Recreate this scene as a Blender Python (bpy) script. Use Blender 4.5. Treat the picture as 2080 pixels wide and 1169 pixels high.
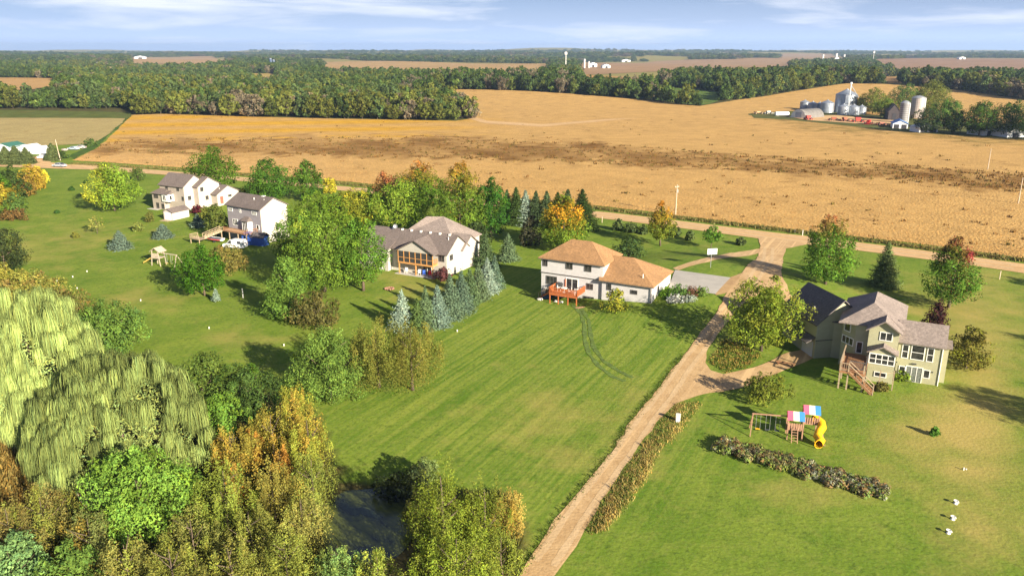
import bpy, bmesh, math, random
import numpy as np
from mathutils import Vector, Matrix
from mathutils.geometry import delaunay_2d_cdt
for o in list(bpy.data.objects): bpy.data.objects.remove(o)
scene = bpy.context.scene
COL = scene.collection
PI = math.pi
# ------------------------------------------------------------------ camera
FPX, CX, CY, CAMH = 1618.0, 1040.0, 584.5, 40.0
PITCH = math.atan((CY - 99) / FPX)
cd = bpy.data.cameras.new('camera'); cam = bpy.data.objects.new('camera', cd); COL.objects.link(cam)
cam.location = (0, 0, CAMH); cam.rotation_euler = (PI/2 - PITCH, 0, 0)
cd.sensor_width = 36; cd.lens = 36*FPX/2080; cd.clip_start = 0.5; cd.clip_end = 40000
scene.camera = cam
# ------------------------------------------------------------------ sky, sun, exposure
SUN = Vector((0.592, -0.730, 0.349)).normalized()
SUN_EL = math.asin(SUN.z); SUN_ROT = math.atan2(SUN.x, SUN.y)
w = bpy.data.worlds.new('World'); scene.world = w; w.use_nodes = True
nt = w.node_tree; nt.nodes.clear()
wo = nt.nodes.new('ShaderNodeOutputWorld'); bg = nt.nodes.new('ShaderNodeBackground')
sky = nt.nodes.new('ShaderNodeTexSky'); sky.sky_type = 'NISHITA'; sky.sun_disc = False
sky.sun_elevation = SUN_EL; sky.sun_rotation = SUN_ROT; sky.altitude = 300; sky.air_density = 1.0; sky.dust_density = 0.1; sky.ozone_density = 1.6
bg.inputs[1].default_value = 0.05
tc = nt.nodes.new('ShaderNodeTexCoord')
mp = nt.nodes.new('ShaderNodeMapping'); mp.inputs['Scale'].default_value = (4.2, 4.2, 40); mp.inputs['Location'].default_value = (1.9, 0.4, 0.3)
n1 = nt.nodes.new('ShaderNodeTexNoise'); n1.inputs['Scale'].default_value = 1.0; n1.inputs['Detail'].default_value = 7; n1.inputs['Roughness'].default_value = .55; n1.inputs['Distortion'].default_value = .3
cr = nt.nodes.new('ShaderNodeValToRGB'); cr.color_ramp.elements[0].position = .49; cr.color_ramp.elements[1].position = .72
mp2 = nt.nodes.new('ShaderNodeMapping'); mp2.inputs['Scale'].default_value = (1.3, 1.3, 20)
n2 = nt.nodes.new('ShaderNodeTexNoise'); n2.inputs['Scale'].default_value = 1.0; n2.inputs['Detail'].default_value = 4
cr2 = nt.nodes.new('ShaderNodeValToRGB'); cr2.color_ramp.elements[0].position = .40; cr2.color_ramp.elements[1].position = .85
mx = nt.nodes.new('ShaderNodeMath'); mx.operation = 'MAXIMUM'
m2 = nt.nodes.new('ShaderNodeMath'); m2.operation = 'MULTIPLY'; m2.inputs[1].default_value = .08
m3 = nt.nodes.new('ShaderNodeMath'); m3.operation = 'MULTIPLY'; m3.inputs[1].default_value = .85
mixc = nt.nodes.new('ShaderNodeMix'); mixc.data_type = 'RGBA'
mixc.inputs['B'].default_value = (7.4, 7.7, 8.6, 1)
hsv = nt.nodes.new('ShaderNodeHueSaturation'); hsv.inputs['Saturation'].default_value = 1.15; hsv.inputs['Value'].default_value = .30
tint = nt.nodes.new('ShaderNodeMix'); tint.data_type = 'RGBA'; tint.blend_type = 'MULTIPLY'; tint.inputs['Factor'].default_value = 1; tint.inputs['B'].default_value = (.62, .86, 1.55, 1)
L = nt.links.new
L(tc.outputs['Generated'], mp.inputs[0]); L(mp.outputs[0], n1.inputs[0]); L(n1.outputs[0], cr.inputs[0])
L(tc.outputs['Generated'], mp2.inputs[0]); L(mp2.outputs[0], n2.inputs[0]); L(n2.outputs[0], cr2.inputs[0])
L(cr2.outputs[0], m2.inputs[0]); L(cr.outputs[0], m3.inputs[0]); L(m3.outputs[0], mx.inputs[0]); L(m2.outputs[0], mx.inputs[1])
L(sky.outputs[0], hsv.inputs['Color']); L(hsv.outputs[0], tint.inputs['A']); L(mx.outputs[0], mixc.inputs['Factor'])
# thin veil of high cloud: the lower one looks, the longer the path through it
sz = nt.nodes.new('ShaderNodeSeparateXYZ'); mz = nt.nodes.new('ShaderNodeMath'); mz.operation = 'MAXIMUM'; mz.inputs[1].default_value = .012
dz_ = nt.nodes.new('ShaderNodeMath'); dz_.operation = 'DIVIDE'; dz_.inputs[0].default_value = -.030; ex = nt.nodes.new('ShaderNodeMath'); ex.operation = 'EXPONENT'; om = nt.nodes.new('ShaderNodeMath'); om.operation = 'SUBTRACT'; om.inputs[0].default_value = 1
veil = nt.nodes.new('ShaderNodeMix'); veil.data_type = 'RGBA'; veil.inputs['B'].default_value = (4.7, 6.0, 9.0, 1)
L(tc.outputs['Generated'], sz.inputs[0]); L(sz.outputs[2], mz.inputs[0]); L(mz.outputs[0], dz_.inputs[1]); L(dz_.outputs[0], ex.inputs[0]); L(ex.outputs[0], om.inputs[1])
L(om.outputs[0], veil.inputs['Factor']); L(tint.outputs['Result'], veil.inputs['A']); L(veil.outputs['Result'], mixc.inputs['A'])
L(mixc.outputs['Result'], bg.inputs[0]); L(bg.outputs[0], wo.inputs[0])
sl = bpy.data.lights.new('sun', 'SUN'); sl.energy = 5.0; sl.angle = math.radians(.53); sl.color = (1, .89, .69)
so = bpy.data.objects.new('sun', sl); COL.objects.link(so); so.rotation_euler = SUN.to_track_quat('Z', 'Y').to_euler(); so.location = (60, -60, 120)
vs = scene.view_settings; vs.view_transform = 'Standard'; vs.look = 'None'; vs.gamma = 1; vs.exposure = 1.53; vs.use_curve_mapping = False
scene.render.engine = 'CYCLES'
# ------------------------------------------------------------------ ground shape and picture-to-ground helpers
def sstep(a, b, t):
    t = np.clip((t-a)/(b-a), 0, 1); return t*t*(3-2*t)
POND = (-12.2, 62.5)
def hgt(x, y):
    x = np.asarray(x, float); y = np.asarray(y, float)
    d2 = ((x-34)**2 + (y-132)**2)/484.
    z = 2.5*np.exp(-d2*d2)
    z = z + 1.0*np.exp(-((x+77)**2+(y-216)**2)/110.)
    z = z - 0.9*np.exp(-((((x-POND[0])/5.5)**2+((y-POND[1])/6.5)**2)**2))
    far = sstep(260, 900, y)
    z = z + far*(2.2*np.sin(x*.0085+1.1)*np.cos(y*.0062-.4)+1.2*np.sin(x*.017+y*.011))
    z = z + 7.0*np.exp(-((x-60)/170)**2-((y-800)/150)**2) + 8.0*np.exp(-((x-400)/190)**2-((y-830)/150)**2)
    f2 = sstep(1200, 3500, y)
    z = z + f2*(9*np.sin(x*.0021+.7)*np.sin(y*.0017+.5)+5*np.sin(x*.0043+y*.0031))
    f3 = sstep(4500, 8500, y)
    z = z + f3*(16+10*np.sin(x*.0009+1.2)+7*np.sin(x*.0023+.3)+4*np.sin(x*.0051))
    return z
cP, sP = math.cos(PITCH), math.sin(PITCH)
def ray(px, py):
    dx = (px-CX)/FPX; dy = -(py-CY)/FPX
    return dx, cP+dy*sP, -sP+dy*cP
def G(px, py, z=0.):
    d = ray(px, py); t = (z-CAMH)/d[2]; return d[0]*t, d[1]*t
TS = np.concatenate([20*1.012**np.arange(0, 535)])
def PA(q):
    """ground points seen at these spots of the photograph"""
    q = np.atleast_2d(np.asarray(q, float)); out = np.empty((len(q), 3))
    for s0 in range(0, len(q), 2000):
        c = q[s0:s0+2000]; dx, dy, dz = ray(c[:, 0], c[:, 1]); dx = dx[:, None]; dy = dy[:, None]; dz = dz[:, None]; t = TS[None]
        hit = CAMH+dz*t <= hgt(dx*t, dy*t); k = np.where(hit.any(1), hit.argmax(1), len(TS)-1); hi = TS[k]; lo = TS[np.maximum(k-1, 0)]; dx, dy, dz = dx[:, 0], dy[:, 0], dz[:, 0]
        for _ in range(18):
            m = (lo+hi)/2; b = CAMH+dz*m <= hgt(dx*m, dy*m); hi = np.where(b, m, hi); lo = np.where(b, lo, m)
        out[s0:s0+2000] = np.c_[dx*hi, dy*hi, hgt(dx*hi, dy*hi)]
    return out
def P(px, py): return PA([(px, py)])[0]
def proj(x, y, z):
    f = y*cP-(z-CAMH)*sP; u = y*sP+(z-CAMH)*cP
    return CX+FPX*x/f, CY-FPX*u/f
def top_height(p, ytop):
    d = ray(CX, ytop); return CAMH+d[2]*(p[1]/d[1])-p[2]
def mpp(p, z=0): return (p[1]*cP+(CAMH-p[2]-z)*sP)/FPX      # metres per photograph pixel at p
# ------------------------------------------------------------------ materials
MATS = {}
def nodes_of(name):
    m = bpy.data.materials.new(name); m.use_nodes = True; t = m.node_tree
    return m, t, t.nodes['Principled BSDF'], t.nodes.new, t.links.new
def noise_mix(t, N, Lk, coord, c1, c2, scale, detail=4, lo=.35, hi=.65, mapscale=None, rot=0, rough=.6):
    src = coord
    if mapscale:
        q = N('ShaderNodeMapping'); q.vector_type = 'TEXTURE'; q.inputs['Scale'].default_value = tuple(1/v for v in mapscale); q.inputs['Rotation'].default_value = (0, 0, rot); Lk(coord, q.inputs[0]); src = q.outputs[0]
    n = N('ShaderNodeTexNoise'); n.inputs['Scale'].default_value = scale; n.inputs['Detail'].default_value = detail; n.inputs['Roughness'].default_value = rough; Lk(src, n.inputs[0])
    mr = N('ShaderNodeMapRange'); mr.inputs[1].default_value = lo; mr.inputs[2].default_value = hi; Lk(n.outputs[0], mr.inputs[0])
    x = N('ShaderNodeMix'); x.data_type = 'RGBA'; Lk(mr.outputs[0], x.inputs['Factor'])
    for k, c in (('A', c1), ('B', c2)):
        if isinstance(c, tuple): x.inputs[k].default_value = (*c, 1)
        else: Lk(c, x.inputs[k])
    return x.outputs['Result']
def bump(t, N, Lk, b, coord, scale, strength, dist=.1, mapscale=None, detail=3, rot=0):
    src = coord
    if mapscale:
        q = N('ShaderNodeMapping'); q.vector_type = 'TEXTURE'; q.inputs['Scale'].default_value = tuple(1/v for v in mapscale); q.inputs['Rotation'].default_value = (0, 0, rot); Lk(coord, q.inputs[0]); src = q.outputs[0]
    n = N('ShaderNodeTexNoise'); n.inputs['Scale'].default_value = scale; n.inputs['Detail'].default_value = detail; Lk(src, n.inputs[0])
    bp = N('ShaderNodeBump'); bp.inputs['Strength'].default_value = strength; bp.inputs['Distance'].default_value = dist
    Lk(n.outputs[0], bp.inputs['Height']); Lk(bp.outputs[0], b.inputs['Normal'])
def plain(name, c, rough=.7, var=.18, scale=1.5, metal=0, bumpk=0):
    """painted or natural surface with a little uneven tone"""
    if name in MATS: return MATS[name]
    m, t, b, N, Lk = nodes_of(name); tc = N('ShaderNodeTexCoord').outputs['Object']
    lo = tuple(v*(1-var) for v in c); hi = tuple(min(1, v*(1+var)) for v in c)
    Lk(noise_mix(t, N, Lk, tc, lo, hi, scale, 5, .3, .7), b.inputs['Base Color'])
    b.inputs['Roughness'].default_value = rough; b.inputs['Metallic'].default_value = metal
    if bumpk: bump(t, N, Lk, b, tc, scale*6, bumpk, .05)
    MATS[name] = m; return m
def siding(name, c, pitch=.16):
    if name in MATS: return MATS[name]
    m, t, b, N, Lk = nodes_of(name); tc = N('ShaderNodeTexCoord').outputs['Object']
    Lk(noise_mix(t, N, Lk, tc, tuple(v*.9 for v in c), tuple(v*1.05 for v in c), .8, 5, .3, .7, (1, 1, 2.5)), b.inputs['Base Color'])
    sx = N('ShaderNodeSeparateXYZ'); Lk(tc, sx.inputs[0])
    dv = N('ShaderNodeMath'); dv.operation = 'DIVIDE'; dv.inputs[1].default_value = pitch; Lk(sx.outputs[2], dv.inputs[0])
    fr = N('ShaderNodeMath'); fr.operation = 'FRACT'; Lk(dv.outputs[0], fr.inputs[0])
    bp = N('ShaderNodeBump'); bp.inputs['Strength'].default_value = .5; bp.inputs['Distance'].default_value = .03; bp.invert = True
    Lk(fr.outputs[0], bp.inputs['Height']); Lk(bp.outputs[0], b.inputs['Normal']); b.inputs['Roughness'].default_value = .6
    MATS[name] = m; return m
def shingle(name, c):
    if name in MATS: return MATS[name]
    m, t, b, N, Lk = nodes_of(name); tc = N('ShaderNodeTexCoord').outputs['Object']
    a = noise_mix(t, N, Lk, tc, tuple(v*.62 for v in c), tuple(v*1.35 for v in c), 3.2, 3, .32, .68, (1, 1, 1.6), 0, .8)
    d = noise_mix(t, N, Lk, tc, a, tuple(v*.72 for v in c), .35, 4, .5, .75)
    Lk(d, b.inputs['Base Color']); b.inputs['Roughness'].default_value = .9
    sx = N('ShaderNodeSeparateXYZ'); Lk(tc, sx.inputs[0])
    dv = N('ShaderNodeMath'); dv.operation = 'MULTIPLY'; dv.inputs[1].default_value = 11; Lk(sx.outputs[2], dv.inputs[0])
    fr = N('ShaderNodeMath'); fr.operation = 'FRACT'; Lk(dv.outputs[0], fr.inputs[0])
    bp = N('ShaderNodeBump'); bp.inputs['Strength'].default_value = .6; bp.inputs['Distance'].default_value = .02; Lk(fr.outputs[0], bp.inputs['Height']); Lk(bp.outputs[0], b.inputs['Normal'])
    MATS[name] = m; return m
def glassy(name='window_glass'):
    if name in MATS: return MATS[name]
    m, t, b, N, Lk = nodes_of(name); tc = N('ShaderNodeTexCoord').outputs['Object']
    Lk(noise_mix(t, N, Lk, tc, (.012, .014, .018), (.05, .05, .05), 1.1, 2), b.inputs['Base Color'])
    b.inputs['Roughness'].default_value = .06; MATS[name] = m; return m
def leafmat(name='foliage', trans=.21):
    if name in MATS: return MATS[name]
    m = bpy.data.materials.new(name); m.use_nodes = True; t = m.node_tree; t.nodes.clear(); N = t.nodes.new; Lk = t.links.new
    at = N('ShaderNodeAttribute'); at.attribute_name = 'Col'
    oi = N('ShaderNodeObjectInfo'); mr = N('ShaderNodeMapRange'); mr.inputs[3].default_value = .74; mr.inputs[4].default_value = 1.20; Lk(oi.outputs['Random'], mr.inputs[0])
    mu = N('ShaderNodeVectorMath'); mu.operation = 'SCALE'; Lk(at.outputs['Color'], mu.inputs[0]); Lk(mr.outputs[0], mu.inputs['Scale'])
    d = N('ShaderNodeBsdfDiffuse'); tr = N('ShaderNodeBsdfTranslucent'); Lk(mu.outputs[0], d.inputs[0]); Lk(mu.outputs[0], tr.inputs[0])
    mi = N('ShaderNodeMixShader'); mi.inputs[0].default_value = trans; Lk(d.outputs[0], mi.inputs[1]); Lk(tr.outputs[0], mi.inputs[2])
    o = N('ShaderNodeOutputMaterial'); Lk(mi.outputs[0], o.inputs[0]); MATS[name] = m; return m
LEAF = leafmat()
BARK = plain('bark', (.11, .08, .055), .9, .35, 3, 0, .6)
# ------------------------------------------------------------------ mesh and tagging helpers
def tag(o, label=None, cat=None, group=None, kind=None):
    if label: o['label'] = label
    if cat: o['category'] = cat
    if group: o['group'] = group
    if kind: o['kind'] = kind
    return o
def link(name, me, parent=None, loc=None, rz=0):
    o = bpy.data.objects.new(name, me); COL.objects.link(o)
    if parent: o.parent = parent
    if loc is not None: o.location = loc
    if rz: o.rotation_euler = (0, 0, rz)
    return o
def thing(name, label, cat, loc=(0, 0, 0), rz=0, group=None):
    o = link(name, None, None, loc, rz); o.empty_display_size = .3; return tag(o, label, cat, group)
def np_mesh(name, V, F, mat, cols=None, smooth=False):
    """V (n,3); F (m,k) with constant k"""
    me = bpy.data.meshes.new(name); V = np.asarray(V, np.float32); F = np.asarray(F, np.int32); k = F.shape[1]
    me.vertices.add(len(V)); me.vertices.foreach_set('co', V.ravel())
    me.loops.add(F.size); me.loops.foreach_set('vertex_index', F.ravel())
    me.polygons.add(len(F)); me.polygons.foreach_set('loop_start', np.arange(0, F.size, k, dtype=np.int32))
    if smooth: me.polygons.foreach_set('use_smooth', np.ones(len(F), bool))
    if cols is not None:
        a = me.color_attributes.new('Col', 'FLOAT_COLOR', 'POINT'); c = np.ones((len(V), 4), np.float32); c[:, :3] = cols; a.data.foreach_set('color', c.ravel())
    me.update(calc_edges=True); me.materials.append(mat); return me
class MB:
    def __init__(s): s.v = []; s.f = []
    def add(s, vs, fs):
        b = len(s.v); s.v += [tuple(map(float, v)) for v in vs]; s.f += [tuple(b+i for i in f) for f in fs]; return s
    def box(s, x0, x1, y0, y1, z0, z1):
        v = [(x0, y0, z0), (x1, y0, z0), (x1, y1, z0), (x0, y1, z0), (x0, y0, z1), (x1, y0, z1), (x1, y1, z1), (x0, y1, z1)]
        return s.add(v, [(3, 2, 1, 0), (4, 5, 6, 7), (0, 1, 5, 4), (1, 2, 6, 5), (2, 3, 7, 6), (3, 0, 4, 7)])
    def bar(s, a, b, w, h=None):
        a = Vector(a); b = Vector(b); h = h or w; d = (b-a).normalized(); up = Vector((0, 0, 1)) if abs(d.z) < .95 else Vector((0, 1, 0))
        r = d.cross(up).normalized()*w/2; u = r.cross(d).normalized()*h/2
        v = [a-r-u, a+r-u, a+r+u, a-r+u, b-r-u, b+r-u, b+r+u, b-r+u]
        return s.add(v, [(0, 1, 2, 3), (7, 6, 5, 4), (0, 4, 5, 1), (1, 5, 6, 2), (2, 6, 7, 3), (3, 7, 4, 0)])
    def tube(s, pts, rad, n=8, cap=True):
        pts = [Vector(p) for p in pts]; rad = rad if hasattr(rad, '__len__') else [rad]*len(pts); b = len(s.v)
        for i, p in enumerate(pts):
            d = (pts[min(i+1, len(pts)-1)]-pts[max(i-1, 0)]).normalized(); up = Vector((0, 0, 1)) if abs(d.z) < .9 else Vector((0, 1, 0))
            r = d.cross(up).normalized(); u = r.cross(d)
            for k in range(n):
                a = 2*PI*k/n; s.v.append(tuple(p+(r*math.cos(a)+u*math.sin(a))*rad[i]))
        for i in range(len(pts)-1):
            for k in range(n):
                s.f.append((b+i*n+k, b+i*n+(k+1) % n, b+(i+1)*n+(k+1) % n, b+(i+1)*n+k))
        if cap: s.f.append(tuple(b+k for k in range(n))[::-1]); s.f.append(tuple(b+(len(pts)-1)*n+k for k in range(n)))
        return s
    def prism(s, poly, axis, a0, a1):
        n = len(poly); mk = {'x': lambda p, a: (a, p[0], p[1]), 'y': lambda p, a: (p[0], a, p[1]), 'z': lambda p, a: (p[0], p[1], a)}[axis]
        v = [mk(p, a0) for p in poly]+[mk(p, a1) for p in poly]
        return s.add(v, [tuple(range(n))[::-1], tuple(range(n, 2*n))]+[(i, (i+1) % n, n+(i+1) % n, n+i) for i in range(n)])
    def lathe(s, prof, n=24, c=(0, 0)):
        b = len(s.v)
        for r, z in prof:
            for k in range(n): a = 2*PI*k/n; s.v.append((c[0]+r*math.cos(a), c[1]+r*math.sin(a), z))
        for i in range(len(prof)-1):
            for k in range(n): s.f.append((b+i*n+k, b+i*n+(k+1) % n, b+(i+1)*n+(k+1) % n, b+(i+1)*n+k))
        return s
    def blob(s, c, r, seed=0, sq=(1, 1, 1), n=1):
        rn = random.Random(seed); bm = bmesh.new(); bmesh.ops.create_icosphere(bm, subdivisions=n+1, radius=1)
        for v in bm.verts: v.co *= r*rn.uniform(.8, 1.15); v.co = Vector((v.co.x*sq[0]+c[0], v.co.y*sq[1]+c[1], v.co.z*sq[2]+c[2]))
        bm.verts.index_update(); s.add([v.co for v in bm.verts], [[q.index for q in f.verts] for f in bm.faces]); bm.free(); return s
    def mesh(s, name, mat, smooth=False):
        me = bpy.data.meshes.new(name); me.from_pydata(s.v, [], s.f); me.materials.append(mat)
        bm = bmesh.new(); bm.from_mesh(me); bmesh.ops.recalc_face_normals(bm, faces=bm.faces); bm.to_mesh(me); bm.free()
        if smooth: me.polygons.foreach_set('use_smooth', [True]*len(me.polygons))
        return me
    def build(s, name, mat, parent=None, loc=None, rz=0, smooth=False): return link(name, s.mesh(name, mat, smooth), parent, loc, rz)
def inpoly(pts, poly):
    x, y = pts[:, 0], pts[:, 1]; r = np.zeros(len(pts), bool); n = len(poly); j = n-1
    for i in range(n):
        xi, yi = poly[i][:2]; xj, yj = poly[j][:2]
        c = ((yi > y) != (yj > y)) & (x < (xj-xi)*(y-yi)/((yj-yi) or 1e-9)+xi); r ^= c; j = i
    return r
def dens(poly, cell, closed=True):
    out = []; n = len(poly)
    for i in range(n if closed else n-1):
        a = np.array(poly[i][:2], float); b = np.array(poly[(i+1) % n][:2], float); k = max(1, int(np.hypot(*(b-a))/cell))
        for t in range(k): out.append(a+(b-a)*t/k)
    if not closed: out.append(np.array(poly[-1][:2], float))
    return out
def off(x, y): return .010+.00022*np.hypot(x, y)
def drape(name, poly, cell, mat, lift=0., rag=0., colfn=None, seed=1):
    """a sheet of ground inside the polygon (world x,y), following the terrain"""
    rng = np.random.default_rng(seed); bd = np.array(dens(poly, cell))
    if rag: bd = bd+rng.normal(0, rag, bd.shape)
    lo, hi = bd.min(0), bd.max(0); gx, gy = np.meshgrid(np.arange(lo[0], hi[0], cell), np.arange(lo[1], hi[1], cell)); q = np.c_[gx.ravel(), gy.ravel()]+rng.uniform(-.2, .2, (gx.size, 2))*cell
    q = q[inpoly(q, bd)]
    pts = np.vstack([bd, q]) if len(q) else bd; n = len(bd)
    v, e, f, *_ = delaunay_2d_cdt([Vector(p) for p in pts], [(i, (i+1) % n) for i in range(n)], [], 1, 1e-4)
    V = np.array([(p.x, p.y, 0) for p in v]); V[:, 2] = hgt(V[:, 0], V[:, 1])+off(V[:, 0], V[:, 1])+lift
    F = np.array([t for t in f if len(t) == 3]); cols = colfn(V) if colfn else None
    o = link(name, np_mesh(name, V, F, mat, cols, True)); bm = bmesh.new(); bm.from_mesh(o.data)
    for fc in bm.faces:
        if fc.normal.z < 0: fc.normal_flip()
    bm.to_mesh(o.data); bm.free(); return tag(o, kind='structure')
def PX(pts): return list(PA(pts)[:, :2])
# ------------------------------------------------------------------ the ground
RNG = np.random.default_rng(7)
def lawn_mat():
    m, t, b, N, Lk = nodes_of('lawn_grass'); tc = N('ShaderNodeNewGeometry').outputs['Position']
    at = N('ShaderNodeAttribute'); at.attribute_name = 'Col'; sp = N('ShaderNodeSeparateColor'); Lk(at.outputs['Color'], sp.inputs[0])
    R = math.radians(-27.5)
    a = noise_mix(t, N, Lk, tc, (.096, .172, .015), (.185, .245, .032), .12, 7, .34, .66)
    s = noise_mix(t, N, Lk, tc, (.068, .148, .011), (.255, .290, .050), 1.0, 3, .38, .62, (1.5, .035, .2), R)
    f = N('ShaderNodeMix'); f.data_type = 'RGBA'; mu = N('ShaderNodeMath'); mu.operation = 'MULTIPLY'; mu.inputs[1].default_value = .55; Lk(sp.outputs[1], mu.inputs[0]); Lk(mu.outputs[0], f.inputs['Factor']); Lk(a, f.inputs['A']); Lk(s, f.inputs['B'])
    g = noise_mix(t, N, Lk, tc, f.outputs['Result'], (.075, .115, .016), 1.9, 5, .48, .72, None, 0, .75)
    g = noise_mix(t, N, Lk, tc, g, (.20, .23, .045), .75, 8, .50, .74, None, 0, .8); g = noise_mix(t, N, Lk, tc, g, (.045, .085, .010), .42, 9, .54, .72, None, 0, .82)
    # dry patches: the attribute says how much, the noise where
    n = N('ShaderNodeTexNoise'); n.inputs['Scale'].default_value = .16; n.inputs['Detail'].default_value = 7; n.inputs['Roughness'].default_value = .62; Lk(tc, n.inputs[0])
    ad = N('ShaderNodeMath'); ad.operation = 'ADD'; Lk(n.outputs[0], ad.inputs[0]); Lk(sp.outputs[0], ad.inputs[1])
    mr = N('ShaderNodeMapRange'); mr.inputs[1].default_value = .62; mr.inputs[2].default_value = 1.15; Lk(ad.outputs[0], mr.inputs[0])
    d = N('ShaderNodeMix'); d.data_type = 'RGBA'; Lk(mr.outputs[0], d.inputs['Factor']); Lk(g, d.inputs['A']); d.inputs['B'].default_value = (.36, .285, .085, 1)
    wl = noise_mix(t, N, Lk, tc, (.035, .045, .014), (.11, .085, .03), .5, 6, .35, .65)
    wx = N('ShaderNodeMix'); wx.data_type = 'RGBA'; Lk(sp.outputs[2], wx.inputs['Factor']); Lk(d.outputs['Result'], wx.inputs['A']); Lk(wl, wx.inputs['B'])
    Lk(wx.outputs['Result'], b.inputs['Base Color']); b.inputs['Roughness'].default_value = .95; b.inputs['Specular IOR Level'].default_value = .1
    bump(t, N, Lk, b, tc, 2.6, .5, .12, None, 6); return m
def ground():
    ys = list(np.arange(-60, 30, 6.)); y = 30.
    while y < 9800: ys.append(y); y *= 1.0125
    ys = np.array(ys); rs = np.linspace(-1.25, 1.25, 420)
    Y, Rr = np.meshgrid(ys, rs, indexing='ij'); X = Rr*(np.abs(Y)+130); Z = hgt(X, Y); n, k = Y.shape
    V = np.c_[X.ravel(), Y.ravel(), Z.ravel()]; idx = np.arange(n*k).reshape(n, k)
    F = np.c_[idx[:-1, :-1].ravel(), idx[:-1, 1:].ravel(), idx[1:, 1:].ravel(), idx[1:, :-1].ravel()]
    px, py = proj(V[:, 0], np.maximum(V[:, 1], 5), V[:, 2]); C = np.zeros((len(V), 3))
    for (x, yy, rx, ry, a) in [(1150, 830, 190, 70, .25), (1120, 930, 130, 60, .22), (1990, 900, 120, 380, .42), (1850, 640, 260, 90, .24), (1740, 950, 220, 60, .22), (1900, 860, 130, 60, .3), (1650, 1010, 160, 40, .2), (840, 575, 90, 45, .34), (500, 700, 110, 45, .26),
                               (90, 500, 140, 60, .24), (300, 610, 110, 30, .30), (260, 470, 160, 40, .14), (1500, 690, 60, 40, .3), (1390, 480, 120, 60, .12), (1050, 1080, 40, 60, .25), (1330, 940, 60, 110, .15)]:
        C[:, 0] += a*np.exp(-((px-x)/rx)**2-((py-yy)/ry)**2)
    C[:, 1] = np.exp(-(((px-1090)/420)**2+((py-800)/260)**2)**2)+.2
    wild = inpoly(np.c_[px, py], [(-400, 580), (60, 620), (270, 730), (560, 800), (640, 840), (700, 980), (860, 990), (1040, 1000), (1060, 1100), (1030, 1500), (-400, 1500)])
    C[:, 2] = np.maximum(wild, np.clip((V[:, 1]-420)/80, 0, 1)*np.where(V[:, 1] < 850, 1, .30)); C[:, 0] += .55*(V[:, 1] > 850); C[V[:, 1] < 20, 2] = 0
    C = np.clip(C, 0, 1)
    return tag(link('ground', np_mesh('ground', V, F, lawn_mat(), C, True)), kind='structure')
ground()
# ---- gravel
def gravel_mat(name, c, c2, stretch=None):
    m, t, b, N, Lk = nodes_of(name); tc = N('ShaderNodeNewGeometry').outputs['Position']
    a = noise_mix(t, N, Lk, tc, c, c2, .55, 6, .35, .65)
    a = noise_mix(t, N, Lk, tc, a, tuple(v*.82 for v in c), 2.6, 5, .52, .74)
    if stretch is not None: a = noise_mix(t, N, Lk, tc, a, tuple(min(1, v*1.16) for v in c2), 1., 3, .5, .64, (1.1, .012, 1), stretch)
    Lk(a, b.inputs['Base Color']); b.inputs['Roughness'].default_value = .95; bump(t, N, Lk, b, tc, 3.5, .5, .08, None, 5); return m
ROADM = gravel_mat('road_gravel', (.44, .265, .11), (.54, .35, .165), math.radians(-124))
DRIVEM = gravel_mat('drive_gravel', (.40, .25, .112), (.50, .335, .165), math.radians(-27.5))
road_up = [(-260, 325), (0, 331), (190, 336), (400, 352), (560, 366), (700, 379), (860, 394), (1030, 411), (1210, 429), (1300, 439), (1420, 454), (1560, 471), (1700, 487), (1830, 503), (1960, 520), (2080, 536), (2300, 566)]
road_lo = [(2300, 590), (2080, 555), (1960, 537), (1830, 520), (1700, 503), (1560, 487), (1420, 468), (1300, 453), (1210, 442), (1030, 422), (860, 403), (700, 388), (560, 374), (400, 360), (190, 345), (0, 339), (-260, 333)]
drape('road', PX(road_up+road_lo), 3.5, ROADM, .012, .10)
# the gravel lane, its branch to the last house and the island with the tree
lane = [(1538, 480), (1545, 500), (1538, 525), (1505, 557), (1478, 592), (1458, 632), (1423, 675), (1388, 722), (1349, 773), (1311, 820), (1274, 866), (1248, 910), (1223, 943), (1177, 997), (1142, 1036), (1095, 1104), (1053, 1169), (985, 1270), (1060, 1270), (1128, 1169), (1166, 1110), (1190, 1074), (1245, 983), (1279, 934), (1300, 906), (1332, 857), (1368, 822), (1420, 803), (1470, 795), (1525, 782), (1580, 758), (1636, 735), (1668, 722), (1640, 706), (1600, 716), (1560, 735), (1510, 752), (1470, 760), (1444, 752), (1432, 736), (1438, 706), (1462, 672), (1500, 628), (1560, 585), (1585, 597), (1600, 622), (1612, 613), (1600, 585), (1588, 560), (1590, 530), (1597, 505), (1640, 496), (1600, 488)]
drape('gravel_lane', PX(lane), 1.6, DRIVEM, .020, .10)
drape('gravel_path', PX([(1366, 545), (1378, 540), (1430, 525), (1480, 514), (1548, 504), (1544, 513), (1480, 523), (1440, 532), (1400, 541), (1378, 549)]), 1.6, DRIVEM, .006, .05)
drape('gravel_shoulder', PX([(1484, 563), (1512, 553), (1478, 594), (1455, 600), (1452, 598)]), 1.2, gravel_mat('dirt_gravel', (.33, .20, .09), (.42, .27, .12)), .02, .05)
# concrete apron in slabs with open joints
apron = drape('concrete_apron', PX([(1371, 548.6), (1484, 564), (1453, 597.4), (1358, 585)]), 1.5, plain('apron_concrete', (.37, .345, .31), .85, .12, .5, 0, .2), .03)
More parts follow.
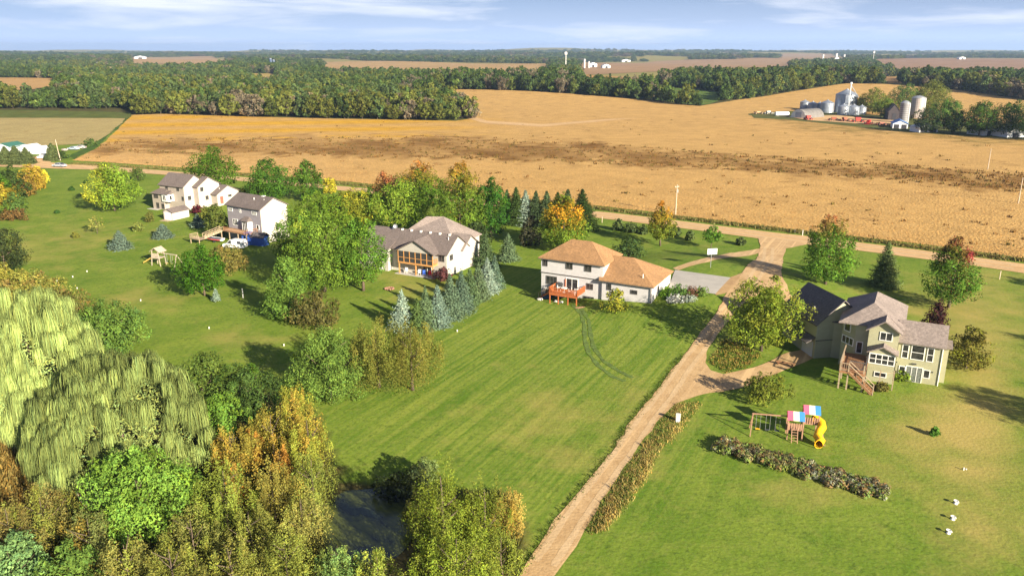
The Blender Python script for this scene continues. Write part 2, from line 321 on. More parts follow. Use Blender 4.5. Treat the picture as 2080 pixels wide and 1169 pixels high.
# ---- fields
def crop_mat(name, rows, amp=1.):
    m, t, b, N, Lk = nodes_of(name); tc = N('ShaderNodeNewGeometry').outputs['Position']; at = N('ShaderNodeAttribute'); at.attribute_name = 'Col'
    a = N('ShaderNodeMix'); a.data_type = 'RGBA'; a.blend_type = 'MULTIPLY'; a.inputs['Factor'].default_value = 1; Lk(at.outputs['Color'], a.inputs['A'])
    s = noise_mix(t, N, Lk, tc, (.66, .60, .52), (1.16, 1.12, 1.05), 1.5, 7, .36, .62, None, rows, .75); Lk(s, a.inputs['B'])
    c = noise_mix(t, N, Lk, tc, a.outputs['Result'], (.20, .105, .030), .085, 8, .58, .70, None, rows, .72)
    Lk(c, b.inputs['Base Color']); b.inputs['Roughness'].default_value = .95; b.inputs['Specular IOR Level'].default_value = .1
    bump(t, N, Lk, b, tc, 1.6, .8*amp, .4, None, 6); return m
TAN, GOLD, BRN, PALE = np.array((.50, .325, .125)), np.array((.56, .33, .03)), np.array((.17, .085, .018)), np.array((.52, .345, .15))
bx = [-300, 150, 500, 900, 1200, 1500, 1800, 2080, 2400]; bt = [292, 286, 280, 276, 290, 313, 333, 350, 372]; bb = [305, 308, 315, 323, 335, 347, 367, 392, 420]
def crop_col(V):
    px, py = proj(V[:, 0], V[:, 1], V[:, 2]); rg = np.random.default_rng(3); n = len(V)
    py2 = py+3.0*np.sin(px*.021+1)+1.8*np.sin(px*.053)+rg.normal(0, 5.0, n)
    T = np.interp(px, bx, bt); B = np.interp(px, bx, bb); band = np.clip((py2-T)/8, 0, 1)*np.clip((B-py2)/6, 0, 1)
    gold = np.clip((T-py2)/7, 0, 1)*np.clip((1050-px)/260, 0, 1)*np.clip((py2-228)/10, 0, 1); gold *= .55+.45*np.sin(py*.42+.006*px)
    pale = np.clip((py2-B)/6, 0, 1)*np.clip((780-px)/300, 0, 1)*.8
    C = np.tile(TAN, (n, 1)); C = C+(PALE-C)*pale[:, None]; C = C+(GOLD-C)*gold[:, None]; band = band*np.clip(.80+.24*np.sin(px*.017+py*.11)+.2*np.sin(px*.043-py*.19), .3, 1)*rg.uniform(.7, 1.15, n); C = C+(BRN-C)*(.88*band)[:, None]
    wd = np.clip(1-np.abs(py2-np.interp(px, [1500, 1700, 2080], [232, 258, 288]))/9, 0, 1)*np.clip((px-1480)/120, 0, 1)   # weedy strip before the farm
    C = C+(np.array((.16, .13, .03))-C)*(.8*wd)[:, None]
    return C*rg.uniform(.88, 1.1, (n, 1))
field_px = [(148, 326), (200, 300), (268, 234), (330, 232), (520, 238), (760, 243), (925, 246), (968, 240), (925, 214), (838, 184), (900, 182), (1000, 183), (1100, 187), (1200, 194), (1300, 203), (1420, 216), (1445, 212), (1500, 203), (1600, 188), (1720, 170), (1830, 172), (1960, 185), (2080, 203), (2330, 225), (2330, 545), (2080, 524), (1960, 508), (1830, 491), (1700, 476), (1560, 461), (1420, 443), (1300, 428), (1210, 418), (1030, 400), (860, 384), (700, 369), (560, 357), (400, 343), (230, 331)]
FIELD = PX(field_px)
drape('crop_field', FIELD, 4.2, crop_mat('ripe_crop', math.radians(-124)), .05, .25, crop_col)
def flatcol(c, v=.12, s=5):
    return lambda V: np.array(c)*np.random.default_rng(s).uniform(1-v, 1+v, (len(V), 1))
HAY = PX([(-300, 226), (0, 240), (255, 240), (240, 262), (190, 292), (100, 296), (0, 296), (-300, 300)])
drape('hay_field', HAY, 5, crop_mat('mown_hay', math.radians(10), .5), .05, .3, flatcol((.36, .30, .135), .1))
drape('grass_strip', PX([(190, 292), (240, 262), (258, 240), (272, 233), (232, 262), (200, 298), (150, 324), (140, 318)]), 4, crop_mat('verge_grass', 0., .6), .06, .4, flatcol((.06, .12, .02), .25))
CORN = PX([(-300, 216), (0, 224), (268, 229), (262, 241), (0, 240), (-300, 236)])
drape('corn_strip', CORN, 4, crop_mat('standing_corn', 0., 1.), .08, .4, flatcol((.10, .13, .03), .2))
MEADOW = PX([(1322, 176), (1420, 182), (1490, 192), (1440, 212), (1418, 214), (1330, 203)])
drape('meadow', MEADOW, 8, crop_mat('meadow_grass', 0., .6), .06, .5, flatcol((.09, .15, .03), .2))
FARFIELDS = [([(-250, 160), (110, 160), (128, 172), (60, 183), (-250, 187)], (.42, .27, .11)), ([(262, 117), (430, 115), (475, 124), (400, 131), (270, 131)], (.38, .26, .14)), ([(655, 127), (860, 126), (1112, 130), (1120, 146), (900, 146), (655, 140)], (.40, .27, .12)),
             ([(1175, 128), (1330, 125), (1480, 121), (1610, 119), (1605, 138), (1330, 146), (1180, 152)], (.33, .215, .12)), ([(1590, 109), (1690, 110), (1720, 118), (1625, 122), (1580, 118)], (.33, .22, .12)), ([(1770, 123), (1900, 119), (2250, 119), (2250, 142), (2000, 147), (1830, 144)], (.29, .18, .11)),
             ([(1190, 152), (1345, 163), (1325, 184), (1185, 168)], (.40, .24, .08)), ([(500, 150), (560, 150), (575, 158), (510, 160)], (.36, .28, .10)), ([(1790, 156), (1835, 157), (1830, 170), (1785, 168)], (.40, .24, .10))]
FARW = []
for i, (pl, c) in enumerate(FARFIELDS):
    W_ = PX(pl); FARW.append(W_); sz = np.ptp(np.array(W_), 0).max(); drape('far_field', W_, max(14, sz/60), crop_mat('far_crop', .5, .4) if i == 0 else bpy.data.materials['far_crop'], .2, 2., flatcol(c, .1, i))
# farmyard turf and gravel
YARD = PX([(1520, 232), (1600, 226), (1700, 228), (1800, 236), (1900, 246), (2100, 254), (2300, 262), (2300, 296), (2080, 284), (1960, 277), (1830, 268), (1720, 256), (1600, 244), (1530, 240)])
drape('farmyard', YARD, 5, crop_mat('farmyard_turf', .3, .5), .12, .6, flatcol((.10, .115, .035), .25))
drape('farmyard_gravel', PX([(1600, 238), (1700, 235), (1820, 246), (1830, 256), (1740, 252), (1640, 245)]), 5, ROADM, .22, .5)
drape('yard_gravel', PX([(60, 334), (66, 318), (95, 318), (104, 330), (130, 335), (105, 341)]), 2.5, ROADM, .05, .2)
drape('grass_track', PX([(905, 222), (925, 226), (990, 246), (1100, 253), (1230, 243), (1300, 240), (1230, 246), (1100, 258), (985, 251), (920, 232)]), 5, ROADM, .10, .3)
# mower tracks in the lawn: two bands of pressed, darker grass
def band(name, px, wid, mat, lift=.004):
    c = np.array([P(*p) for p in px]); c = np.array(dens(c, .7, False)); d = np.gradient(c, axis=0); nrm = np.c_[-d[:, 1], d[:, 0]]/np.hypot(d[:, 0], d[:, 1])[:, None]
    k = np.random.default_rng(2).uniform(.6, 1.25, (len(c), 1))*wid/2; a, b_ = c+nrm*k, c-nrm*k
    V = np.empty((2*len(c), 3)); V[0::2, :2] = a; V[1::2, :2] = b_; V[:, 2] = hgt(V[:, 0], V[:, 1])+off(V[:, 0], V[:, 1])+lift
    i = np.arange(len(c)-1)*2; F = np.c_[i, i+1, i+3, i+2]; return tag(link(name, np_mesh(name, V, F, mat, None, True)), kind='structure')
trk = plain('pressed_grass', (.088, .140, .016), .95, .45, 1.2, 0, .5)
band('mower_track', [(1162, 618), (1180, 637), (1187, 660), (1188, 690), (1196, 717), (1215, 742), (1245, 765), (1270, 774)], .62, trk)
band('mower_track', [(1178, 622), (1196, 650), (1200, 680), (1206, 705), (1225, 732), (1255, 752), (1285, 767)], .62, trk)
# wheel ruts of the lane: packed paler gravel on both sides of a looser crown
def rut(px, offs, wid, mat):
    c = PA(px)[:, :2]; c = np.array(dens(c, 1., False)); c = np.array([c[max(0, i-3):i+4].mean(0) for i in range(len(c))]); d = np.gradient(c, axis=0); nr = np.c_[-d[:, 1], d[:, 0]]/np.hypot(d[:, 0], d[:, 1])[:, None]; rg = np.random.default_rng(4)
    e = rg.uniform(.7, 1.25, (len(c), 2))*wid/2; a, b_ = c+nr*(offs+e[:, :1]), c+nr*(offs-e[:, 1:]); V = np.empty((2*len(c), 3)); V[0::2, :2] = a; V[1::2, :2] = b_; V[:, 2] = hgt(V[:, 0], V[:, 1])+off(V[:, 0], V[:, 1])+.030
    i = np.arange(len(c)-1)*2; tag(link('wheel_rut', np_mesh('wheel_rut', V, np.c_[i, i+1, i+3, i+2], mat, None, True)), kind='structure')
RUTM = gravel_mat('packed_gravel', (.47, .32, .165), (.54, .38, .21)); lane_c = [(1562, 500), (1560, 530), (1530, 570), (1490, 615), (1440, 680), (1395, 740), (1340, 820), (1303, 862), (1274, 908), (1251, 939), (1212, 990), (1166, 1055), (1131, 1107), (1091, 1169)]
for q in (-.8, .75): rut(lane_c, q, .6, RUTM)
road_c = [(0, 335), (190, 340.5), (400, 356), (560, 370), (700, 383.5), (860, 398.5), (1030, 416.5), (1210, 435.5), (1300, 446), (1420, 461), (1560, 479), (1700, 495), (1830, 511), (1960, 528), (2080, 545)]
for q in (-1.6, 1.5): rut(road_c, q, .9, RUTM)
# ---- the pond
def pond():
    m, t, b, N, Lk = nodes_of('pond_water'); tc = N('ShaderNodeNewGeometry').outputs['Position']
    Lk(noise_mix(t, N, Lk, tc, (.014, .024, .018), (.085, .10, .02), .55, 6, .40, .54, (1, .35, 1), .9), b.inputs['Base Color']); b.inputs['Roughness'].default_value = .16
    a = np.linspace(0, 2*PI, 40, endpoint=False); r = 1+.10*np.sin(3*a)+.06*np.sin(5*a+1)
    V = np.c_[POND[0]+5.2*r*np.cos(a), POND[1]+6.0*r*np.sin(a), np.full(40, -.35)]; V = np.vstack([V, [[POND[0], POND[1], -.35]]])
    F = np.array([(i, (i+1) % 40, 40) for i in range(40)]); return tag(link('pond', np_mesh('pond', V, F, m)), kind='structure')
pond()
# ------------------------------------------------------------------ vegetation makers
def unit(v): return v/np.maximum(np.linalg.norm(v, axis=-1, keepdims=True), 1e-9)
def quads(Pn, Nn, S, rng, asp=.62, four=False):
    """one small leaf-spray face per point"""
    n = len(Pn); Nn = unit(Nn); t = unit(np.cross(Nn, rng.normal(size=(n, 3)))); b = np.cross(Nn, t); S = np.asarray(S).reshape(-1, 1)
    if four: t = t*S*.5; b = b*S*.5*asp; V = np.stack([Pn-t-b*.6, Pn+t*.3-b, Pn+t+b*.5, Pn-t*.4+b], 1).reshape(-1, 3); return V, np.arange(4*n).reshape(n, 4)
    t = t*S*.66; b = b*S*.62*asp; V = np.stack([Pn-t*.8-b*.7, Pn+t-b*.1, Pn-t*.25+b], 1).reshape(-1, 3)
    return V, np.arange(3*n).reshape(n, 3)
LEAFK = 1.35
def jit(c, n, rng, v=.16, h=.10):
    c = np.asarray(c, float)*LEAFK; c = np.tile(c, (n, 1)) if c.ndim == 1 else c
    k = rng.normal(1, v, (n, 1)).clip(.5, 1.6); hh = rng.normal(0, h, (n, 1)); return np.clip(c*k*np.hstack([1+hh, np.ones((n, 1)), 1-hh]), .004, .9)
PROF = {'round': lambda t: np.sqrt(np.clip(1-(2*t-1)**2, 0, 1))**.9, 'oval': lambda t: np.clip(np.sin(PI*np.clip(t*.93+.07, 0, 1)**.78), 0, 1)**.75,
        'maple': lambda t: np.clip(np.minimum(1, .55+t*2.2)*(1-t**1.9)**.78, 0, 1), 'cone': lambda t: np.clip(np.minimum(1, .6+t*4)*(1-t)**.72, 0, 1), 'bush': lambda t: np.clip((1-t**2.4)**.6*np.minimum(1, .75+t), 0, 1)}
def crown(rng, w, z0, z1, c, prof='oval', leaf=.4, n=4200, clumps=None, spray=1.35, cfn=None, c2=None):
    """crown of leaf clumps with gaps between them; c main leaf colour, c2 colour of some clumps"""
    h = z1-z0; clumps = clumps or int(np.clip(34+w*6.5+h*3.2, 30, 190)); f = PROF[prof]; t = rng.beta(1.15, 1.15, clumps*3); keep = rng.uniform(size=t.size) < f(t)+.12; t = t[keep][:clumps]; k = len(t)
    lob = rng.uniform(0, 2*PI, 3); a = rng.uniform(0, 2*PI, k); R = f(t)*w/2*(1+.13*np.sin(2*a+lob[0])+.10*np.sin(3*a+lob[1])+.07*np.sin(5*a+9*t+lob[2])); rr = R*np.where(rng.uniform(size=k) < .8, rng.uniform(.66, 1.0, k), rng.uniform(.1, .66, k))
    C = np.c_[rr*np.cos(a), rr*np.sin(a), z0+t*h]; out = unit(np.c_[np.cos(a)*f(t), np.sin(a)*f(t), (t-.32)*1.5])
    cr_ = rng.uniform(.72, 1.35, k)*(.085*w+.045*h+.10)*(.6+.4*f(t))
    tone = rng.normal(1, .22, (k, 1)).clip(.55, 1.5); cb = np.tile(np.asarray(c, float), (k, 1))
    if c2 is not None: m_ = rng.uniform(size=(k, 1)); cb = cb+(np.asarray(c2)-cb)*np.where(m_ < .35, m_/.35*.9, .05)
    if cfn: cb = cfn(np.c_[C[:, 0]/(w/2), C[:, 1]/(w/2), t], cb, rng)
    cb = cb*tone; i = rng.integers(0, k, n); d = unit(rng.normal(size=(n, 3))+out[i]*1.0+np.array((0, 0, .40))); u = rng.uniform(.2, 1, n)**.45
    ax = unit(out[i]+np.array((0, 0, .8))); along = (d*ax).sum(1, keepdims=True)*ax
    Pn = C[i]+(d+along*(spray-1))*(cr_[i]*u)[:, None]; nf = int(n*.22); tf = rng.beta(1.3, 1.3, nf); af = rng.uniform(0, 2*PI, nf); rf = f(tf)*w*.40*np.sqrt(rng.uniform(0, 1, nf)); Pn[:nf] = np.c_[rf*np.cos(af), rf*np.sin(af), z0+tf*h*.93]
    Pn[:, 2] = np.maximum(Pn[:, 2], z0*.6+.05)
    Nn = unit(d*.9+rng.normal(size=(n, 3))*.5+np.array((0, 0, .2))); V, F = quads(Pn, Nn, leaf*rng.uniform(.6, 1.4, n), rng)
    return V, F, np.repeat(jit(cb[i], n, rng, .13, .07), 3, 0)
def spruce(rng, w, h, c, z0=.3, leaf=.42, dens_=1.):
    VV, NN, SS, CC = [], [], [], []; nl = int(10+h*2.1); sk = rng.uniform(.8, 1.05)
    for li in range(nl):
        t = (li+.5*rng.uniform())/nl; z = z0+t*(h-z0); R = w*.56*((1-t)**sk*.97+.03)*rng.uniform(.86, 1.10); nb = int((7+R*7.5)*dens_); a0 = rng.uniform(0, 2*PI)
        for b in range(nb):
            a = a0+2*PI*(b+rng.uniform(-.3, .3))/nb; L_ = R*rng.uniform(.76, 1.12); m = max(4, int(4+L_*5.5)); s = np.linspace(.15, 1, m); dr = -.22*L_*s+.16*L_*s*s*2*(.35+t)
            p = np.c_[np.cos(a)*L_*s, np.sin(a)*L_*s, z+dr]+rng.normal(0, .05, (m, 3)); side = np.array((-math.sin(a), math.cos(a), 0)); p = p+side*(rng.normal(0, .17, (m, 1))*L_*(1.15-s)[:, None])
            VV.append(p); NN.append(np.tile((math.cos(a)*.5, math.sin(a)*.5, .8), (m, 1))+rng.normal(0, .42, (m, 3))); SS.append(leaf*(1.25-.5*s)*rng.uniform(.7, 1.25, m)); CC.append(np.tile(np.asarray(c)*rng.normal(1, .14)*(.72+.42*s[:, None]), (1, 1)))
    p = np.c_[rng.normal(0, .04, (8, 2)), h+rng.uniform(-.5, .15, 8)]; VV.append(p); NN.append(rng.normal(size=(8, 3))); SS.append(np.full(8, .3)); CC.append(np.tile(c, (8, 1)))
    Pn = np.vstack(VV); V, F = quads(Pn, np.vstack(NN), np.concatenate(SS), rng, .5); return V, F, np.repeat(jit(np.vstack(CC), len(Pn), rng, .12, .05), 3, 0)
def willow(rng, w, h, c, ncl=110, ns=95, lo=.5):
    """tiers of drooping fountains of strands over a dome"""
    V, F, C = [], [], []; nb = 0; lob = rng.uniform(0, 6, 2); s = np.array((0., .16, .50, 1.)); tw = np.array((.5, 1., 1.1, .35))
    for k in range(ncl):
        ph = math.acos(1-rng.uniform(0, 1)*1.10); a = rng.uniform(0, 2*PI); Rm = w/2*(.92+.12*math.sin(3*a+lob[0])+.08*math.sin(5*a+lob[1])); R = Rm*math.sin(min(ph, PI/2))*rng.uniform(.9, 1.04); top = h*(.34+.64*math.cos(ph))*rng.uniform(.85, 1.08); n = ns
        th = rng.uniform(0, 2*PI, n); out = np.array((math.cos(a), math.sin(a))); dr = unit(np.c_[np.cos(th), np.sin(th)]+out*.75*math.sin(ph)); sz = rng.uniform(.7, 1.35); rad = rng.uniform(.12, .95, n)*sz*(.32+.021*w); Ln = rng.uniform(.45, 1., n)*min(top*.9, rng.uniform(1.3, 2.9)+.04*h); wd = rng.uniform(.009, .021, n)
        base = np.c_[np.full(n, R*math.cos(a)), np.full(n, R*math.sin(a)), np.full(n, top)]+rng.normal(0, .14, (n, 3)); sg = np.empty((n, 4, 3))
        for j, sj in enumerate(s):
            o = 1-(1-min(1, sj*2.4))**2; sg[:, j, :2] = base[:, :2]+dr*(rad*o)[:, None]+rng.normal(0, .05, (n, 2)); sg[:, j, 2] = np.maximum(base[:, 2]+.5*math.sin(min(1, sj*2.6)*PI)*rad-Ln*max(0, sj-.12)**1.1, lo*rng.uniform(.6, 1.6, n))
        pr = unit(np.c_[-dr[:, 1], dr[:, 0], np.zeros(n)]*.9+np.c_[dr*rng.uniform(-.9, .9, (n, 1)), np.zeros(n)]); cc = jit(np.asarray(c)*rng.normal(1, .20), n, rng, .14, .06)
        v = np.empty((n, 4, 2, 3)); v[:, :, 0] = sg-pr[:, None]*(wd[:, None, None]*tw[None, :, None]); v[:, :, 1] = sg+pr[:, None]*(wd[:, None, None]*tw[None, :, None])
        i = (np.arange(n)*8)[:, None]+np.arange(3)[None]*2; F.append(np.stack([i, i+1, i+3, i+2], 2).reshape(-1, 4)+nb); nb += n*8; V.append(v.reshape(-1, 3)); C.append(np.repeat(cc, 8, 0))
    # shaded inner leaves close the crown
    m = 10000; q = unit(rng.normal(size=(m, 3))); q[:, 2] = np.abs(q[:, 2]); Pn = q*np.array((w*.43, w*.43, h*.56))*rng.uniform(.86, 1.0, (m, 1))+np.array((0, 0, h*.30)); qv, qf = quads(Pn, q+rng.normal(0, .5, (m, 3)), .30*rng.uniform(.6, 1.4, m), rng, .35, True); V.append(qv); F.append(qf+nb); C.append(np.repeat(jit(np.asarray(c)*.95, m, rng), 4, 0))
    return np.vstack(V), np.vstack(F), np.vstack(C)
def wands(rng, w, h, c, nst=46, per=95, leaf=.26, c2=None, low=.12, cfn=None):
    """many upright leafy stems, as in willow scrub"""
    a = rng.uniform(0, 2*PI, nst); q = np.sqrt(rng.uniform(0, 1, nst)); tip = np.c_[q*w/2*np.cos(a), q*w/2*np.sin(a), h*(1-.42*q**1.7)*rng.uniform(.76, 1.06, nst)]; foot = np.c_[tip[:, :2]*.35, np.zeros(nst)]; PP, NN, CC = [], [], []
    for k in range(nst):
        t = low+(1-low)*rng.uniform(0, 1, per)**.62; m = foot[k]+(tip[k]-foot[k])*t[:, None]; bow = np.sin(t*PI)[:, None]*np.r_[np.array((math.cos(a[k]), math.sin(a[k])))*q[k]*w*.13, 0]; sp = (.34+.085*w)*(1.10-t)**.62*rng.uniform(.75, 1.2); p = m+bow+rng.normal(0, 1, (per, 3))*np.c_[sp, sp, sp*1.15]*.62; PP.append(p)
        NN.append(unit(rng.normal(size=(per, 3))+np.array((math.cos(a[k])*q[k], math.sin(a[k])*q[k], .5)))); cb = np.asarray(c, float)
        if c2 is not None and rng.uniform() < .38: cb = cb+(np.asarray(c2)-cb)*rng.uniform(.4, 1)
        if cfn: cb = cfn(tip[k], cb, rng)
        CC.append(np.tile(cb*rng.normal(1, .17), (per, 1))*(.86+.2*t[:, None]))
    Pn = np.vstack(PP); Pn[:, 2] = np.maximum(Pn[:, 2], .06); V, F = quads(Pn, np.vstack(NN), leaf*rng.uniform(.6, 1.4, len(Pn)), rng, .5); return V, F, np.repeat(jit(np.vstack(CC), len(Pn), rng, .14, .07), 3, 0)
def trunk_mb(rng, h, r, z_split, w, nb=7, lean=0.):
    m = MB(); x = y = 0.; pts = [(0, 0, -.15)]; n = 6
    for i in range(1, n+1):
        x += rng.normal(0, .03*h/n)+lean/n; y += rng.normal(0, .03*h/n); pts.append((x, y, h*.82*i/n))
    m.tube(pts, [r*1.35]+[r*(1-.83*i/n) for i in range(1, n+1)], 7)
    for b in range(nb):
        t = rng.uniform(.25, .85); j = pts[1+int(t*(n-1))]; a = 2*PI*b/nb+rng.uniform(-.4, .4); L_ = w*.38*rng.uniform(.7, 1.1)*(1.15-t*.6); z = max(j[2], z_split); e = (j[0]+math.cos(a)*L_, j[1]+math.sin(a)*L_, min(h*.93, z+L_*rng.uniform(.5, 1.1))); mid = ((j[0]+e[0])/2, (j[1]+e[1])/2, z+(e[2]-z)*.4)
        m.tube([(j[0], j[1], z-.1), mid, e], [r*.5, r*.3, r*.1], 5)
    return m
def tuft(Pn, H, spread, C, rng, blades=4, wid=.10):
    n = len(Pn); i = np.repeat(np.arange(n), blades); k = len(i); a = rng.uniform(0, 2*PI, k); b = Pn[i]+np.c_[rng.normal(0, .5, (k, 2))*np.asarray(spread).reshape(-1, 1)[i if np.size(spread) > 1 else np.zeros(k, int)], np.zeros(k)]
    hh = np.asarray(H)[i]*rng.uniform(.6, 1.2, k); ww = wid*rng.uniform(.6, 1.5, k)*(.5+hh); s = np.c_[np.cos(a)*ww, np.sin(a)*ww, np.zeros(k)]; tip = b+np.c_[rng.normal(0, .28, (k, 2))*hh[:, None], hh]
    V = np.stack([b-s, b+s, tip+s*.55, tip-s*.35], 1).reshape(-1, 3); V[0::4, 2] -= .05; V[1::4, 2] -= .05
    return V, np.arange(4*k).reshape(k, 4), np.repeat(jit(np.asarray(C)[i] if np.ndim(C) > 1 else C, k, rng, .2, .1), 4, 0)
def stuff(name, label, cat, parts, mat=None):
    V, F, C, b = [], [], [], 0
    for v, f, c in parts: V.append(v); F.append(f+b); C.append(c); b += len(v)
    return tag(link(name, np_mesh(name, np.vstack(V), np.vstack(F), mat or LEAF, np.vstack(C))), label, cat, None, 'stuff')
# leaf colours (albedo)
GRN, LIME, OLV, DRK = (.058, .118, .012), (.105, .165, .018), (.105, .110, .022), (.026, .056, .012)
YEL, ORG, RED, BLU = (.36, .32, .03), (.36, .15, .016), (.24, .035, .026), (.190, .245, .190)
SPR, MOS, WIL, TANL = (.062, .094, .040), (.042, .070, .018), (.150, .180, .045), (.24, .17, .055)
BRT, PUR, BRO, YGR = (.075, .165, .014), (.05, .022, .022), (.14, .085, .03), (.17, .19, .022)
def toptint(col, t0=.5, t1=.95, side=None, amt=1.):
    def fn(q, cb, rng):
        k = np.clip((q[:, 2]-t0)/(t1-t0), 0, 1)
        if side is not None: k = k*np.clip(.5+1.1*(q[:, 0]*side[0]+q[:, 1]*side[1]), 0, 1)
        k = k*amt*rng.uniform(.55, 1.15, len(k)); return cb+(np.asarray(col)-cb)*np.clip(k, 0, 1)[:, None]
    return fn
def sidetint(col, side, amt=1.):
    def fn(q, cb, rng):
        k = np.clip(.15+.95*(q[:, 0]*side[0]+q[:, 1]*side[1]), 0, 1)*amt*rng.uniform(.6, 1.1, len(q)); return cb+(np.asarray(col)-cb)*np.clip(k, 0, 1)[:, None]
    return fn
NT = [0]
def tree(kind, x, yb, yt, wp, c, label, cat='tree', group=None, c2=None, cfn=None, name=None, at=None, clear=.14, leafk=1., nk=1., hw=None):
    """stand a tree or shrub where its foot is seen; height from its top, width from its crown"""
    NT[0] += 1; rng = np.random.default_rng(1000+NT[0]); p = np.array(P(x, yb)) if at is None else np.array(at, float)
    if hw: h, w_ = hw
    else: h = max(.5, top_height(p, yt)); w_ = wp*mpp(p, h*.5)
    lf = np.clip(.145+.00135*p[1], .22, .56)*leafk; nm = name or {'spruce': 'spruce_tree', 'willow': 'weeping_willow', 'wands': 'scrub_willow', 'bush': 'shrub', 'cone': 'pine_tree', 'maple': 'maple_tree'}.get(kind, 'broadleaf_tree')
    root = thing(nm, label, cat, p, rng.uniform(0, 6.28) if cfn is None else 0, group)
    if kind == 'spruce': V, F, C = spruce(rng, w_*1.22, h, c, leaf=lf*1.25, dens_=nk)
    elif kind == 'willow': V, F, C = willow(rng, w_, h, c, int(225*nk), 120)
    elif kind == 'wands': V, F, C = wands(rng, w_, h, c, int(np.clip(w_*h*.80, 18, 84)*nk), 250, lf*.68, c2, cfn=cfn)
    else:
        z0 = {'bush': .02, 'cone': .05}.get(kind, clear)*h; area = PI*w_*(h-z0)*.9; n = int(np.clip(area/(lf*lf)*4.0, 700, 30000)*nk); V, F, C = crown(rng, w_, z0, h*.985, c, kind, lf, n, None, 1.7 if kind in ('maple', 'cone') else 1.35, cfn, c2)
    link('crown', np_mesh('crown', V, F, LEAF, C), root)
    r = max(.035, h*.020); mb = trunk_mb(rng, h, r, h*(.1 if kind in ('spruce', 'cone', 'bush', 'wands') else clear), w_, 3 if kind == 'spruce' else 7)
    mb.build('trunk', BARK, root, None, 0, True); return root
